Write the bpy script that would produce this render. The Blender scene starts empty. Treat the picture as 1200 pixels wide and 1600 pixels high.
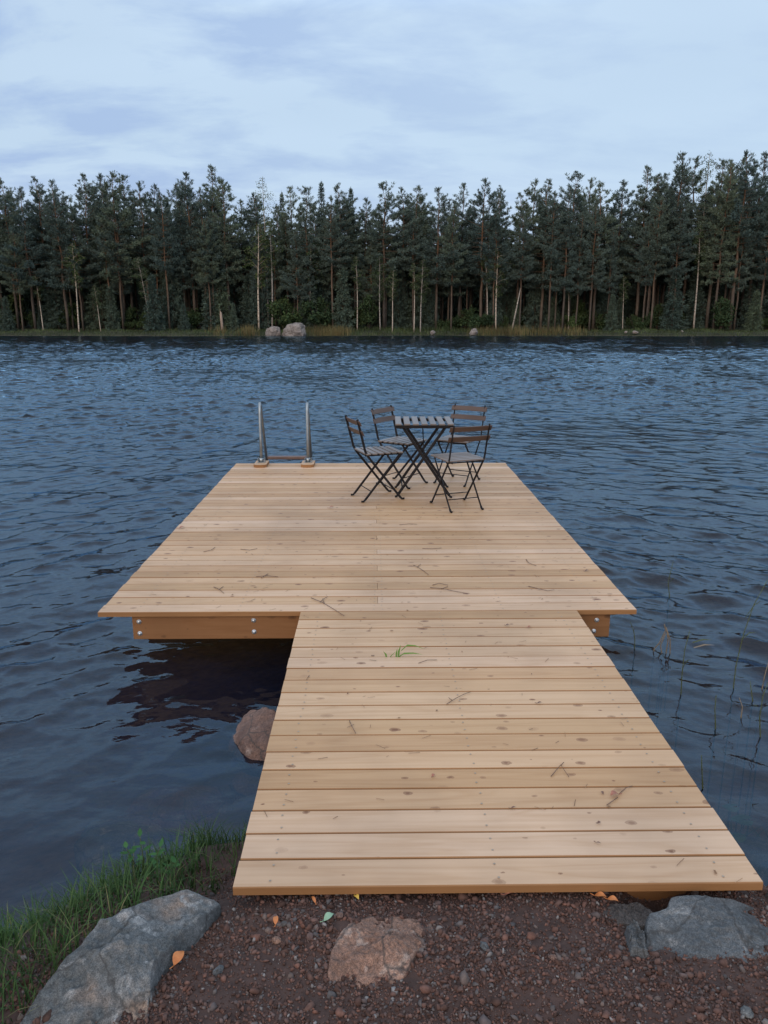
import bpy, math, random
import numpy as np
from mathutils import Vector, Matrix, noise as mn

random.seed(11)
RNG = np.random.default_rng(11)
S = bpy.context.scene
COL = S.collection
R = math.radians

# ------------------------------------------------------------------ camera
WATER_EYE = 2.02                    # eye height above the water (water is z = 0)
DECK = 0.36                         # top of the deck boards
PITCH, YAW = R(14.35), R(0.763)
FW = Vector((math.sin(YAW) * math.cos(PITCH), math.cos(YAW) * math.cos(PITCH), -math.sin(PITCH)))
RT = Vector((math.cos(YAW), -math.sin(YAW), 0))
UP = RT.cross(FW)
EYE = Vector((0, 0, WATER_EYE))
cam_d = bpy.data.cameras.new('camera')
cam = bpy.data.objects.new('camera', cam_d)
COL.objects.link(cam)
M = Matrix((RT, UP, -FW)).transposed().to_4x4()
M.translation = EYE
cam.matrix_world = M
cam_d.sensor_fit = 'VERTICAL'
cam_d.sensor_height = 24.0
cam_d.lens = 18.0
cam_d.clip_start = 0.05
cam_d.clip_end = 3000
S.camera = cam

# ------------------------------------------------------------------ world, sun, exposure
SUN_EL, SUN_AZ = R(24), R(200)      # behind the photographer
w = bpy.data.worlds.new('World')
S.world = w
w.use_nodes = True
nt = w.node_tree
nt.nodes.clear()


def N(t, typ, **kw):
    n = t.nodes.new(typ)
    for k, v in kw.items():
        if k.startswith('i_'):
            key = k[2:]
            key = int(key) if key.isdigit() else key.replace('_', ' ')
            n.inputs[key].default_value = v
        else:
            setattr(n, k, v)
    return n


def ramp(t, fac, stops, interp='LINEAR'):
    n = t.nodes.new('ShaderNodeValToRGB')
    n.color_ramp.interpolation = interp
    e = n.color_ramp.elements
    while len(e) < len(stops):
        e.new(0.5)
    for el, (p, c) in zip(e, stops):
        el.position = p
        el.color = (c[0], c[1], c[2], 1) if not isinstance(c, (int, float)) else (c, c, c, 1)
    t.links.new(fac, n.inputs[0])
    return n.outputs[0]


def mixc(t, fac, a, b, mode='MIX'):
    n = t.nodes.new('ShaderNodeMix')
    n.data_type = 'RGBA'
    n.blend_type = mode
    for sock, v in ((n.inputs[0], fac), (n.inputs[6], a), (n.inputs[7], b)):
        if hasattr(v, 'links'):
            t.links.new(v, sock)
        elif isinstance(v, (int, float)):
            sock.default_value = v
        else:
            sock.default_value = (v[0], v[1], v[2], 1)
    return n.outputs[2]


def math_(t, op, a, b=None, c=None, clamp=False):
    n = t.nodes.new('ShaderNodeMath')
    n.operation = op
    n.use_clamp = clamp
    for i, v in enumerate((a, b, c)):
        if v is None:
            continue
        if hasattr(v, 'links'):
            t.links.new(v, n.inputs[i])
        else:
            n.inputs[i].default_value = v
    return n.outputs[0]


sky = N(nt, 'ShaderNodeTexSky', sky_type='NISHITA', sun_disc=False, sun_elevation=SUN_EL,
        sun_rotation=SUN_AZ, air_density=1.0, dust_density=1.5, ozone_density=1.6)
tc = N(nt, 'ShaderNodeTexCoord')
sep = N(nt, 'ShaderNodeSeparateXYZ')
nt.links.new(tc.outputs['Generated'], sep.inputs[0])
zz = math_(nt, 'MAXIMUM', sep.outputs[2], 0.02)
zz = math_(nt, 'ADD', zz, 0.22)
cu = math_(nt, 'DIVIDE', sep.outputs[0], zz)
cv = math_(nt, 'DIVIDE', sep.outputs[1], zz)
cmb = N(nt, 'ShaderNodeCombineXYZ')
nt.links.new(math_(nt, 'MULTIPLY', cu, 0.75), cmb.inputs[0])
nt.links.new(math_(nt, 'MULTIPLY', cv, 1.25), cmb.inputs[1])
n1 = N(nt, 'ShaderNodeTexNoise', i_Scale=3.0, i_Detail=9.0, i_Roughness=0.58, i_Distortion=0.25)
nt.links.new(cmb.outputs[0], n1.inputs['Vector'])
n2 = N(nt, 'ShaderNodeTexNoise', i_Scale=0.8, i_Detail=4.0, i_Roughness=0.5)
nt.links.new(cmb.outputs[0], n2.inputs['Vector'])
# a thin veil of high cloud over the whole sky, with darker wisps under it
veil = ramp(nt, n2.outputs[0], [(0.3, 0.75), (0.7, 0.97)])
CLOUD_A = (6.0, 7.6, 9.4)
CLOUD_B = (4.1, 5.55, 8.0)
c1 = mixc(nt, veil, sky.outputs[0], CLOUD_A)
wisp = ramp(nt, n1.outputs[0], [(0.44, 0.0), (0.62, 1.0)])
# wisps thicker to the left (west) half of the view
side = math_(nt, 'MULTIPLY_ADD', sep.outputs[0], -1.2, 0.45, clamp=True)
high = math_(nt, 'MULTIPLY_ADD', sep.outputs[2], 1.1, 0.0, clamp=True)
sf = math_(nt, 'ADD', side, high, clamp=True)
wf = math_(nt, 'MULTIPLY', wisp, sf)
c2 = mixc(nt, wf, c1, CLOUD_B)
zen = ramp(nt, sep.outputs[2], [(0.0, (0.96, 0.92, 0.97)), (0.18, (1.0, 1.0, 1.0)), (0.32, (1.03, 1.03, 1.03)), (0.42, (1.45, 1.52, 1.60)), (0.68, (1.55, 1.55, 1.55)), (1.0, (1.75, 1.55, 1.36))])
c2 = mixc(nt, 1.0, c2, zen, 'MULTIPLY')
bg = N(nt, 'ShaderNodeBackground', i_Strength=0.10)
nt.links.new(c2, bg.inputs[0])
wo = N(nt, 'ShaderNodeOutputWorld')
nt.links.new(bg.outputs[0], wo.inputs[0])

sd = bpy.data.lights.new('sun', 'SUN')
sd.energy = 1.5
sd.angle = R(50)
sd.color = (1.0, 0.76, 0.54)
sun = bpy.data.objects.new('sun', sd)
COL.objects.link(sun)
sdir = Vector((math.sin(SUN_AZ) * math.cos(SUN_EL), math.cos(SUN_AZ) * math.cos(SUN_EL), math.sin(SUN_EL)))
sun.rotation_euler = sdir.to_track_quat('Z', 'Y').to_euler()

S.view_settings.view_transform = 'Standard'
S.view_settings.look = 'None'
S.view_settings.exposure = 0.0
S.view_settings.gamma = 1.0
S.view_settings.use_curve_mapping = False
try:
    S.cycles.max_bounces = 8
    S.cycles.transparent_max_bounces = 12
    S.cycles.caustics_reflective = False
    S.cycles.caustics_refractive = False
except Exception:
    pass


# ------------------------------------------------------------------ helpers
def at_depth(px, py, Y):
    """world point on the plane y = Y seen at a photo pixel (planning of tree heights)"""
    d = FW + RT * ((px - 600) / 1200) - UP * ((py - 800) / 1200)
    return EYE + d * (Y / d.y)


def at_z(px, py, z):
    d = FW + RT * ((px - 600) / 1200) - UP * ((py - 800) / 1200)
    return EYE + d * ((z - EYE.z) / d.z)


class MB:
    def __init__(self):
        self.v, self.f, self.m, self.sm = [], [], [], []

    def add(self, vs, fs, mat=0, smooth=False):
        o = len(self.v)
        self.v.extend([tuple(p) for p in vs])
        for q in fs:
            self.f.append(tuple(i + o for i in q))
            self.m.append(mat)
            self.sm.append(smooth)

    def box(self, c, d, mat=0, rot=None):
        vs = []
        for sx in (-1, 1):
            for sy in (-1, 1):
                for sz in (-1, 1):
                    p = Vector((sx * d[0] / 2, sy * d[1] / 2, sz * d[2] / 2))
                    if rot:
                        p = rot @ p
                    vs.append(p + Vector(c))
        self.add(vs, [(0, 1, 3, 2), (4, 6, 7, 5), (0, 4, 5, 1), (2, 3, 7, 6), (0, 2, 6, 4), (1, 5, 7, 3)], mat)

    def bar(self, p0, p1, wy, wn, mat=0, ref=(0, 1, 0)):
        """rectangular bar: wy wide along ref, wn across it"""
        p0, p1 = Vector(p0), Vector(p1)
        d = (p1 - p0).normalized()
        a = Vector(ref)
        a = (a - d * a.dot(d)).normalized()
        b = d.cross(a)
        c = 0.25
        prof = [(-wy / 2, -wn / 2 + wn * c), (-wy / 2 + wy * c, -wn / 2), (wy / 2 - wy * c, -wn / 2), (wy / 2, -wn / 2 + wn * c),
                (wy / 2, wn / 2 - wn * c), (wy / 2 - wy * c, wn / 2), (-wy / 2 + wy * c, wn / 2), (-wy / 2, wn / 2 - wn * c)]
        vs = [p + a * x + b * y for p in (p0, p1) for x, y in prof]
        fs = [(i, (i + 1) % 8, 8 + (i + 1) % 8, 8 + i) for i in range(8)]
        fs += [tuple(range(7, -1, -1)), tuple(range(8, 16))]
        self.add(vs, fs, mat)

    def tube(self, pts, rad, n=8, mat=0, cap=True, smooth=True):
        pts = [Vector(p) for p in pts]
        if not hasattr(rad, '__len__'):
            rad = [rad] * len(pts)
        vs, fs = [], []
        a = None
        for i, p in enumerate(pts):
            d = (pts[min(i + 1, len(pts) - 1)] - pts[max(i - 1, 0)]).normalized()
            if a is None:
                a = d.orthogonal().normalized()
            else:
                a = (a - d * a.dot(d))
                a = a.normalized() if a.length > 1e-6 else d.orthogonal().normalized()
            b = d.cross(a)
            for k in range(n):
                t = 2 * math.pi * k / n
                vs.append(p + (a * math.cos(t) + b * math.sin(t)) * rad[i])
        for i in range(len(pts) - 1):
            for k in range(n):
                k2 = (k + 1) % n
                fs.append((i * n + k, i * n + k2, (i + 1) * n + k2, (i + 1) * n + k))
        if cap:
            fs.append(tuple(range(n - 1, -1, -1)))
            fs.append(tuple((len(pts) - 1) * n + k for k in range(n)))
        self.add(vs, fs, mat, smooth)

    def mesh(self, name, mats):
        me = bpy.data.meshes.new(name)
        me.from_pydata(self.v, [], self.f)
        for m in (mats if isinstance(mats, (list, tuple)) else [mats]):
            me.materials.append(m)
        me.polygons.foreach_set('material_index', self.m)
        me.polygons.foreach_set('use_smooth', self.sm)
        me.update()
        return me

    def build(self, name, mats, parent=None):
        return link(name, self.mesh(name, mats), parent)


def link(name, me, parent=None):
    o = bpy.data.objects.new(name, me)
    COL.objects.link(o)
    if parent:
        o.parent = parent
    return o


def quads_mesh(name, V, mat, quad=4):
    """V: (n, quad, 3) array of polygons"""
    n = V.shape[0]
    me = bpy.data.meshes.new(name)
    me.vertices.add(n * quad)
    me.vertices.foreach_set('co', V.reshape(-1).astype(np.float32))
    me.loops.add(n * quad)
    me.loops.foreach_set('vertex_index', np.arange(n * quad, dtype=np.int32))
    me.polygons.add(n)
    me.polygons.foreach_set('loop_start', np.arange(0, n * quad, quad, dtype=np.int32))
    me.polygons.foreach_set('loop_total', np.full(n, quad, dtype=np.int32))
    me.update(calc_edges=True)
    me.materials.append(mat)
    return me


def grid_mesh(name, P, mat, smooth=True):
    """P: (a, b, 3) grid of points"""
    a, b = P.shape[:2]
    me = bpy.data.meshes.new(name)
    me.vertices.add(a * b)
    me.vertices.foreach_set('co', P.reshape(-1).astype(np.float32))
    i = np.arange(a * b).reshape(a, b)
    q = np.stack([i[:-1, :-1], i[1:, :-1], i[1:, 1:], i[:-1, 1:]], -1).reshape(-1, 4)
    n = len(q)
    me.loops.add(n * 4)
    me.loops.foreach_set('vertex_index', q.reshape(-1).astype(np.int32))
    me.polygons.add(n)
    me.polygons.foreach_set('loop_start', np.arange(0, n * 4, 4, dtype=np.int32))
    me.polygons.foreach_set('loop_total', np.full(n, 4, dtype=np.int32))
    me.polygons.foreach_set('use_smooth', np.full(n, smooth))
    me.update(calc_edges=True)
    me.materials.append(mat)
    return me


def tag(o, label=None, cat=None, group=None, kind=None):
    if label:
        o['label'] = label
    if cat:
        o['category'] = cat
    if group:
        o['group'] = group
    if kind:
        o['kind'] = kind
    return o


def empty(name, loc=(0, 0, 0), rz=0.0):
    o = bpy.data.objects.new(name, None)
    o.empty_display_size = 0.2
    COL.objects.link(o)
    o.location = loc
    o.rotation_euler = (0, 0, rz)
    return o


def copy_tree(root):
    c = root.copy()
    COL.objects.link(c)
    for ch in root.children:
        k = ch.copy()
        COL.objects.link(k)
        k.parent = c
        for g in ch.children:
            h = g.copy()
            COL.objects.link(h)
            h.parent = k
    return c


# ------------------------------------------------------------------ materials
def new_mat(name):
    m = bpy.data.materials.new(name)
    m.use_nodes = True
    t = m.node_tree
    b = t.nodes['Principled BSDF']
    return m, t, b


def set_in(t, sock, v):
    if hasattr(v, 'links'):
        t.links.new(v, sock)
    elif isinstance(v, (int, float)):
        sock.default_value = v
    else:
        sock.default_value = (v[0], v[1], v[2], 1)


def objco(t, scale=(1, 1, 1), offs=None):
    c = N(t, 'ShaderNodeTexCoord')
    mp = N(t, 'ShaderNodeMapping')
    mp.inputs['Scale'].default_value = scale
    t.links.new(c.outputs['Object'], mp.inputs['Vector'])
    if offs is not None:
        t.links.new(offs, mp.inputs['Location'])
    return mp.outputs[0]


def noise_(t, vec, scale, detail=4.0, rough=0.55, dist=0.0):
    n = N(t, 'ShaderNodeTexNoise', i_Scale=scale, i_Detail=detail, i_Roughness=rough, i_Distortion=dist)
    if vec is not None:
        t.links.new(vec, n.inputs['Vector'])
    return n.outputs[0]


def bump(t, b, h, strength=0.3, dist=0.01):
    n = N(t, 'ShaderNodeBump', i_Strength=strength, i_Distance=dist)
    t.links.new(h, n.inputs['Height'])
    t.links.new(n.outputs[0], b.inputs['Normal'])


def wood_mat(name, stops, knot, axis=0, rough=0.6, grain=0.35, knots=True, spec=0.3, plane='xy'):
    m, t, b = new_mat(name)
    geo = N(t, 'ShaderNodeNewGeometry')
    rnd = geo.outputs['Random Per Island']
    r2 = math_(t, 'FRACT', math_(t, 'MULTIPLY', rnd, 91.7))
    off = N(t, 'ShaderNodeCombineXYZ')
    t.links.new(math_(t, 'MULTIPLY', rnd, 37.0), off.inputs[0])
    t.links.new(math_(t, 'MULTIPLY', r2, 53.0), off.inputs[1])
    t.links.new(math_(t, 'MULTIPLY', r2, 17.0), off.inputs[2])
    sc = [42.0, 42.0, 42.0]
    sc[axis] = 1.3
    v1 = objco(t, tuple(sc), off.outputs[0])
    g1 = noise_(t, v1, 1.0, 5.0, 0.6, 0.6)
    sc = [11.0, 11.0, 11.0]
    sc[axis] = 0.8
    g2 = noise_(t, objco(t, tuple(sc), off.outputs[0]), 1.0, 2.0, 0.5, 1.2)
    base = ramp(t, rnd, stops, 'LINEAR')
    dark = ramp(t, g1, [(0.30, (0.72, 0.62, 0.52)), (0.62, (1.04, 1.04, 1.04))])
    c = mixc(t, grain, base, mixc(t, 1.0, base, dark, 'MULTIPLY'))
    late = ramp(t, g2, [(0.42, (1, 1, 1)), (0.50, (0.86, 0.80, 0.72)), (0.58, (1, 1, 1))])
    c = mixc(t, 0.6, c, mixc(t, 1.0, c, late, 'MULTIPLY'))
    if knots:
        sc = [11.0, 11.0, 11.0]
        sc[axis] = 6.5
        vo = N(t, 'ShaderNodeTexVoronoi', feature='F1', voronoi_dimensions='2D', i_Scale=1.0, i_Randomness=0.95)
        kv = objco(t, tuple(sc), off.outputs[0])
        if plane == 'xz':
            sx_ = N(t, 'ShaderNodeSeparateXYZ')
            t.links.new(kv, sx_.inputs[0])
            cx_ = N(t, 'ShaderNodeCombineXYZ')
            t.links.new(sx_.outputs[0], cx_.inputs[0])
            t.links.new(sx_.outputs[2], cx_.inputs[1])
            kv = cx_.outputs[0]
        t.links.new(kv, vo.inputs['Vector'])
        wob = noise_(t, objco(t, (40, 40, 40)), 1.0, 2.0)
        d = math_(t, 'ADD', vo.outputs['Distance'], math_(t, 'MULTIPLY_ADD', wob, 0.14, -0.07))
        keep = N(t, 'ShaderNodeSeparateColor')
        t.links.new(vo.outputs['Color'], keep.inputs[0])
        siz = math_(t, 'MULTIPLY_ADD', math_(t, 'POWER', keep.outputs[1], 1.6), 0.15, 0.04)
        k = math_(t, 'DIVIDE', d, siz)
        kf = ramp(t, k, [(0.35, 0.95), (0.6, 0.55), (0.85, 0.7), (1.0, 0.0)])
        kf = math_(t, 'MULTIPLY', kf, math_(t, 'MULTIPLY', math_(t, 'GREATER_THAN', keep.outputs[0], 0.45), math_(t, 'MULTIPLY_ADD', keep.outputs[2], 0.8, 0.2)))
        c = mixc(t, kf, c, knot)
    st = noise_(t, objco(t, (1.1, 1.1, 1.1)), 1.0, 4.0, 0.6)
    c = mixc(t, 1.0, c, ramp(t, st, [(0.32, (0.76, 0.75, 0.74)), (0.6, (1.0, 1.0, 1.0))]), 'MULTIPLY')
    set_in(t, b.inputs['Base Color'], c)
    b.inputs['Roughness'].default_value = rough
    b.inputs['Specular IOR Level'].default_value = spec
    bump(t, b, g1, 0.25, 0.002)
    return m


DECK_TOP = wood_mat('deck_top', [(0.0, (0.45, 0.260, 0.122)), (0.18, (0.53, 0.315, 0.165)), (0.38, (0.60, 0.385, 0.225)), (0.55, (0.645, 0.428, 0.278)),
                                 (0.70, (0.48, 0.285, 0.138)), (0.85, (0.58, 0.36, 0.20)), (1.0, (0.67, 0.455, 0.308))], (0.17, 0.065, 0.025), rough=0.5, spec=0.35)
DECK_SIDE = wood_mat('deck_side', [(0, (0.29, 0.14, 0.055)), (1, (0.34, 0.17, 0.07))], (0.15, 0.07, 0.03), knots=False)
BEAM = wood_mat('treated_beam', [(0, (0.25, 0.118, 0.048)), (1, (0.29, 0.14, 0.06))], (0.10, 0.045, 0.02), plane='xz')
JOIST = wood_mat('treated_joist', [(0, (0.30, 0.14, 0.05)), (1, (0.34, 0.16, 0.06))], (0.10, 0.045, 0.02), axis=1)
SLAT_BROWN = wood_mat('slat_brown', [(0, (0.075, 0.048, 0.038)), (1, (0.105, 0.068, 0.054))], (0.05, 0.03, 0.02), axis=1, rough=0.45, knots=False)
SLAT_GREY = wood_mat('slat_grey', [(0, (0.17, 0.145, 0.135)), (1, (0.23, 0.195, 0.18))], (0.05, 0.03, 0.02), axis=1, rough=0.33, knots=False, spec=0.6)


def plain_mat(name, c1, c2, scale=20, rough=0.5, metal=0.0, bumps=0.0, spec=0.5, lo=0.35, hi=0.65):
    m, t, b = new_mat(name)
    n = noise_(t, objco(t), scale, 5.0, 0.6)
    set_in(t, b.inputs['Base Color'], ramp(t, n, [(lo, c1), (hi, c2)]))
    b.inputs['Roughness'].default_value = rough
    b.inputs['Metallic'].default_value = metal
    b.inputs['Specular IOR Level'].default_value = spec
    if bumps:
        bump(t, b, n, bumps, 0.01)
    return m


BLACK = plain_mat('black_metal', (0.010, 0.009, 0.010), (0.018, 0.015, 0.015), 30, 0.6, spec=0.2)
STEEL = plain_mat('galvanised_steel', (0.26, 0.28, 0.29), (0.36, 0.38, 0.38), 25, 0.42, 0.85)
ZINC = plain_mat('zinc_bolt', (0.62, 0.62, 0.62), (0.75, 0.75, 0.75), 30, 0.35, 0.6)
STEP = plain_mat('step_wood', (0.11, 0.06, 0.045), (0.16, 0.09, 0.065), 15, 0.6)


def rock_mat(name, base, alt, patch, patch_lo, warm=None, scale=6.0):
    m, t, b = new_mat(name)
    co = objco(t)
    n1 = noise_(t, co, scale, 10.0, 0.65)
    n2 = noise_(t, co, scale * 2.2, 6.0, 0.6, 0.6)
    n3 = noise_(t, co, scale * 12, 3.0, 0.7)
    c = ramp(t, n1, [(0.35, base), (0.62, alt)])
    if warm:
        wn = noise_(t, objco(t, (1, 1, 1)), scale * 0.5, 3.0, 0.6, 0.4)
        c = mixc(t, ramp(t, wn, [(0.50, 0.0), (0.62, 0.85)]), c, warm)
    c = mixc(t, ramp(t, n2, [(patch_lo, 0.0), (patch_lo + 0.07, 0.8)]), c, patch)
    c = mixc(t, 1.0, c, ramp(t, n3, [(0.35, (0.66, 0.66, 0.66)), (0.65, (1.2, 1.2, 1.2))]), 'MULTIPLY')
    n4 = noise_(t, co, scale * 55, 2.0, 0.6)
    c = mixc(t, 1.0, c, ramp(t, n4, [(0.36, (0.6, 0.6, 0.62)), (0.5, (1, 1, 1)), (0.68, (1.45, 1.42, 1.4))]), 'MULTIPLY')
    cr = N(t, 'ShaderNodeTexVoronoi', feature='DISTANCE_TO_EDGE', i_Scale=scale * 0.55)
    wv = N(t, 'ShaderNodeMix', data_type='VECTOR', i_0=0.10)
    t.links.new(co, wv.inputs[4])
    nz = N(t, 'ShaderNodeTexNoise', i_Scale=scale * 1.5, i_Detail=4.0)
    t.links.new(co, nz.inputs['Vector'])
    t.links.new(nz.outputs['Color'], wv.inputs[5])
    t.links.new(wv.outputs[1], cr.inputs['Vector'])
    c = mixc(t, ramp(t, cr.outputs[0], [(0.0, 0.75), (0.018, 0.0)]), c, (0.03, 0.027, 0.025))
    set_in(t, b.inputs['Base Color'], c)
    b.inputs['Roughness'].default_value = 0.8
    h = math_(t, 'ADD', n1, math_(t, 'MULTIPLY', n3, 0.25))
    bump(t, b, h, 0.8, 0.02)
    return m


ROCK_GREY = rock_mat('grey_lichen_rock', (0.060, 0.064, 0.064), (0.15, 0.15, 0.148), (0.29, 0.28, 0.27), 0.585, (0.24, 0.165, 0.12))
ROCK_SLATE = rock_mat('slate_grey_rock', (0.062, 0.066, 0.070), (0.115, 0.118, 0.120), (0.27, 0.26, 0.25), 0.60)
ROCK_ORANGE = rock_mat('orange_rock', (0.16, 0.085, 0.058), (0.27, 0.155, 0.11), (0.36, 0.26, 0.21), 0.55)
ROCK_RED = rock_mat('reddish_rock', (0.10, 0.055, 0.042), (0.20, 0.115, 0.085), (0.26, 0.19, 0.16), 0.60)
ROCK_FAR = rock_mat('pale_boulder', (0.17, 0.145, 0.13), (0.30, 0.255, 0.225), (0.36, 0.31, 0.28), 0.60, scale=1.6)
ROCK_DARK = rock_mat('dark_brown_rock', (0.05, 0.042, 0.040), (0.10, 0.082, 0.072), (0.18, 0.16, 0.15), 0.64)


def island_mat(name, stops, rough=0.7, trans=0.0, objrand=True, spec=0.2, clump=0.35, cscale=1.2):
    """colour from Random Per Island, with per-object and slow in-crown variation"""
    m, t, b = new_mat(name)
    geo = N(t, 'ShaderNodeNewGeometry')
    c = ramp(t, geo.outputs['Random Per Island'], stops)
    if clump:
        n = noise_(t, objco(t), cscale, 3.0, 0.5)
        lo, hi = 1 - clump, 1 + clump
        c = mixc(t, 1.0, c, ramp(t, n, [(0.35, (lo, lo, lo)), (0.65, (hi, hi, hi))]), 'MULTIPLY')
    if objrand:
        oi = N(t, 'ShaderNodeObjectInfo')
        c = mixc(t, 1.0, c, ramp(t, oi.outputs['Random'], [(0, (0.78, 0.84, 0.90)), (0.5, (1, 1, 1)), (1, (1.22, 1.15, 0.92))]), 'MULTIPLY')
    set_in(t, b.inputs['Base Color'], c)
    b.inputs['Roughness'].default_value = rough
    b.inputs['Specular IOR Level'].default_value = spec
    if trans:
        tr = N(t, 'ShaderNodeBsdfTranslucent')
        t.links.new(c, tr.inputs[0])
        mx = N(t, 'ShaderNodeMixShader', i_0=trans)
        t.links.new(b.outputs[0], mx.inputs[1])
        t.links.new(tr.outputs[0], mx.inputs[2])
        t.links.new(mx.outputs[0], t.nodes['Material Output'].inputs[0])
    return m


PINE_N = island_mat('pine_needles', [(0, (0.070, 0.100, 0.084)), (0.6, (0.10, 0.135, 0.112)), (1, (0.12, 0.15, 0.118))], trans=0.08, clump=0.25)
SPRUCE_N = island_mat('spruce_needles', [(0, (0.055, 0.082, 0.066)), (0.6, (0.080, 0.112, 0.086)), (1, (0.105, 0.135, 0.096))], trans=0.1)
BIRCH_L = island_mat('birch_leaves', [(0, (0.045, 0.075, 0.030)), (0.6, (0.070, 0.105, 0.042)), (1, (0.11, 0.13, 0.055))], trans=0.3)
BUSH_L = island_mat('bush_leaves', [(0, (0.028, 0.050, 0.022)), (0.6, (0.050, 0.080, 0.032)), (1, (0.075, 0.100, 0.040))], trans=0.2)
GRASS_M = island_mat('bank_grass', [(0, (0.030, 0.062, 0.020)), (0.65, (0.060, 0.115, 0.034)), (0.92, (0.10, 0.155, 0.05)), (1, (0.22, 0.18, 0.09))], trans=0.25, objrand=False, cscale=4)
SHORE_GRASS = island_mat('shore_grass', [(0, (0.045, 0.066, 0.028)), (0.7, (0.072, 0.098, 0.040)), (1, (0.12, 0.13, 0.055))], trans=0.2, objrand=False, cscale=0.3)
REED_Y = island_mat('yellow_reeds', [(0, (0.13, 0.10, 0.045)), (0.6, (0.19, 0.145, 0.065)), (1, (0.12, 0.125, 0.05))], trans=0.2, objrand=False, cscale=0.4)
GRAVEL_M = island_mat('gravel_stones', [(0, (0.060, 0.032, 0.024)), (0.3, (0.105, 0.055, 0.042)), (0.55, (0.115, 0.068, 0.056)), (0.72, (0.165, 0.078, 0.056)),
                                        (0.85, (0.085, 0.078, 0.078)), (0.96, (0.14, 0.10, 0.085)), (1.0, (0.22, 0.20, 0.19))], rough=0.8, objrand=False, clump=0.25, cscale=60)
GREEN_BLADE = island_mat('fresh_grass_blade', [(0, (0.10, 0.22, 0.04)), (1, (0.17, 0.30, 0.07))], trans=0.3, objrand=False, clump=0.1)
WEED_L = island_mat('weed_leaves', [(0, (0.04, 0.12, 0.035)), (1, (0.08, 0.19, 0.06))], trans=0.3, objrand=False, clump=0.15)
REED_G = island_mat('reed_stalks', [(0, (0.07, 0.09, 0.035)), (1, (0.13, 0.13, 0.055))], trans=0.2, objrand=False, clump=0.2)
REED_B = island_mat('dry_reed', [(0, (0.20, 0.14, 0.09)), (1, (0.26, 0.19, 0.12))], trans=0.1, objrand=False, clump=0.2)
LEAF_ORANGE = plain_mat('orange_leaf', (0.42, 0.13, 0.035), (0.58, 0.22, 0.07), 40, 0.6)
LEAF_RUST = plain_mat('rust_leaf', (0.26, 0.095, 0.055), (0.40, 0.16, 0.10), 40, 0.6)
LEAF_BROWN = plain_mat('brown_leaf', (0.12, 0.06, 0.04), (0.20, 0.10, 0.065), 40, 0.6)
LEAF_YELLOW = plain_mat('yellow_leaf', (0.60, 0.36, 0.05), (0.70, 0.48, 0.10), 40, 0.6)
LEAF_GREEN = plain_mat('pale_green_leaf', (0.20, 0.32, 0.20), (0.28, 0.40, 0.27), 40, 0.6)
LEAF_LILY = plain_mat('lily_leaf', (0.04, 0.10, 0.035), (0.07, 0.15, 0.05), 20, 0.4)
TWIG = plain_mat('twig_bark', (0.10, 0.060, 0.042), (0.19, 0.115, 0.08), 60, 0.8)


def bark_mat(name, low, high, z0, z1, patch=None):
    m, t, b = new_mat(name)
    c = N(t, 'ShaderNodeTexCoord')
    s = N(t, 'ShaderNodeSeparateXYZ')
    t.links.new(c.outputs['Object'], s.inputs[0])
    n = noise_(t, objco(t, (6, 6, 1.2)), 1.0, 5.0, 0.65)
    f = math_(t, 'ADD', math_(t, 'DIVIDE', math_(t, 'SUBTRACT', s.outputs[2], z0), z1 - z0), math_(t, 'MULTIPLY_ADD', n, 1.0, -0.5), clamp=True)
    col = mixc(t, f, low, high)
    col = mixc(t, 1.0, col, ramp(t, n, [(0.3, (0.55, 0.55, 0.55)), (0.7, (1.25, 1.25, 1.25))]), 'MULTIPLY')
    if patch:
        n2 = noise_(t, objco(t, (3, 3, 9)), 1.0, 3.0, 0.6)
        col = mixc(t, ramp(t, n2, [(0.56, 0.0), (0.62, 0.9)]), col, patch)
    oi = N(t, 'ShaderNodeObjectInfo')
    col = mixc(t, 1.0, col, ramp(t, oi.outputs['Random'], [(0, (0.7, 0.72, 0.75)), (1, (1.25, 1.15, 1.05))]), 'MULTIPLY')
    set_in(t, b.inputs['Base Color'], col)
    b.inputs['Roughness'].default_value = 0.85
    b.inputs['Specular IOR Level'].default_value = 0.15
    return m


PINE_BARK = bark_mat('pine_bark', (0.100, 0.084, 0.070), (0.155, 0.092, 0.058), 2.5, 10.0)
SPRUCE_BARK = bark_mat('spruce_bark', (0.10, 0.075, 0.062), (0.14, 0.10, 0.08), 1.0, 8.0)
BIRCH_BARK = bark_mat('birch_bark', (0.50, 0.44, 0.38), (0.42, 0.37, 0.31), 0.5, 6.0, (0.07, 0.06, 0.055))
SNAG_BARK = bark_mat('snag_wood', (0.55, 0.40, 0.30), (0.45, 0.33, 0.25), 0.5, 3.0)


# ------------------------------------------------------------------ ground sheet
SHX = np.array([-40, -8, -3.0, -1.75, -1.29, -0.95, -0.67, 0.3, 0.95, 1.42, 2.2, 4, 40])
SHY = np.array([-12, -1.6, 0.75, 1.58, 2.02, 2.33, 2.58, 2.70, 2.55, 2.28, 1.7, 0.2, -14])


def far_line(x):
    return 82 + 1.2 * np.sin(x * 0.11 + 0.6) + 0.6 * np.sin(x * 0.37) - 0.02 * x


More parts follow.
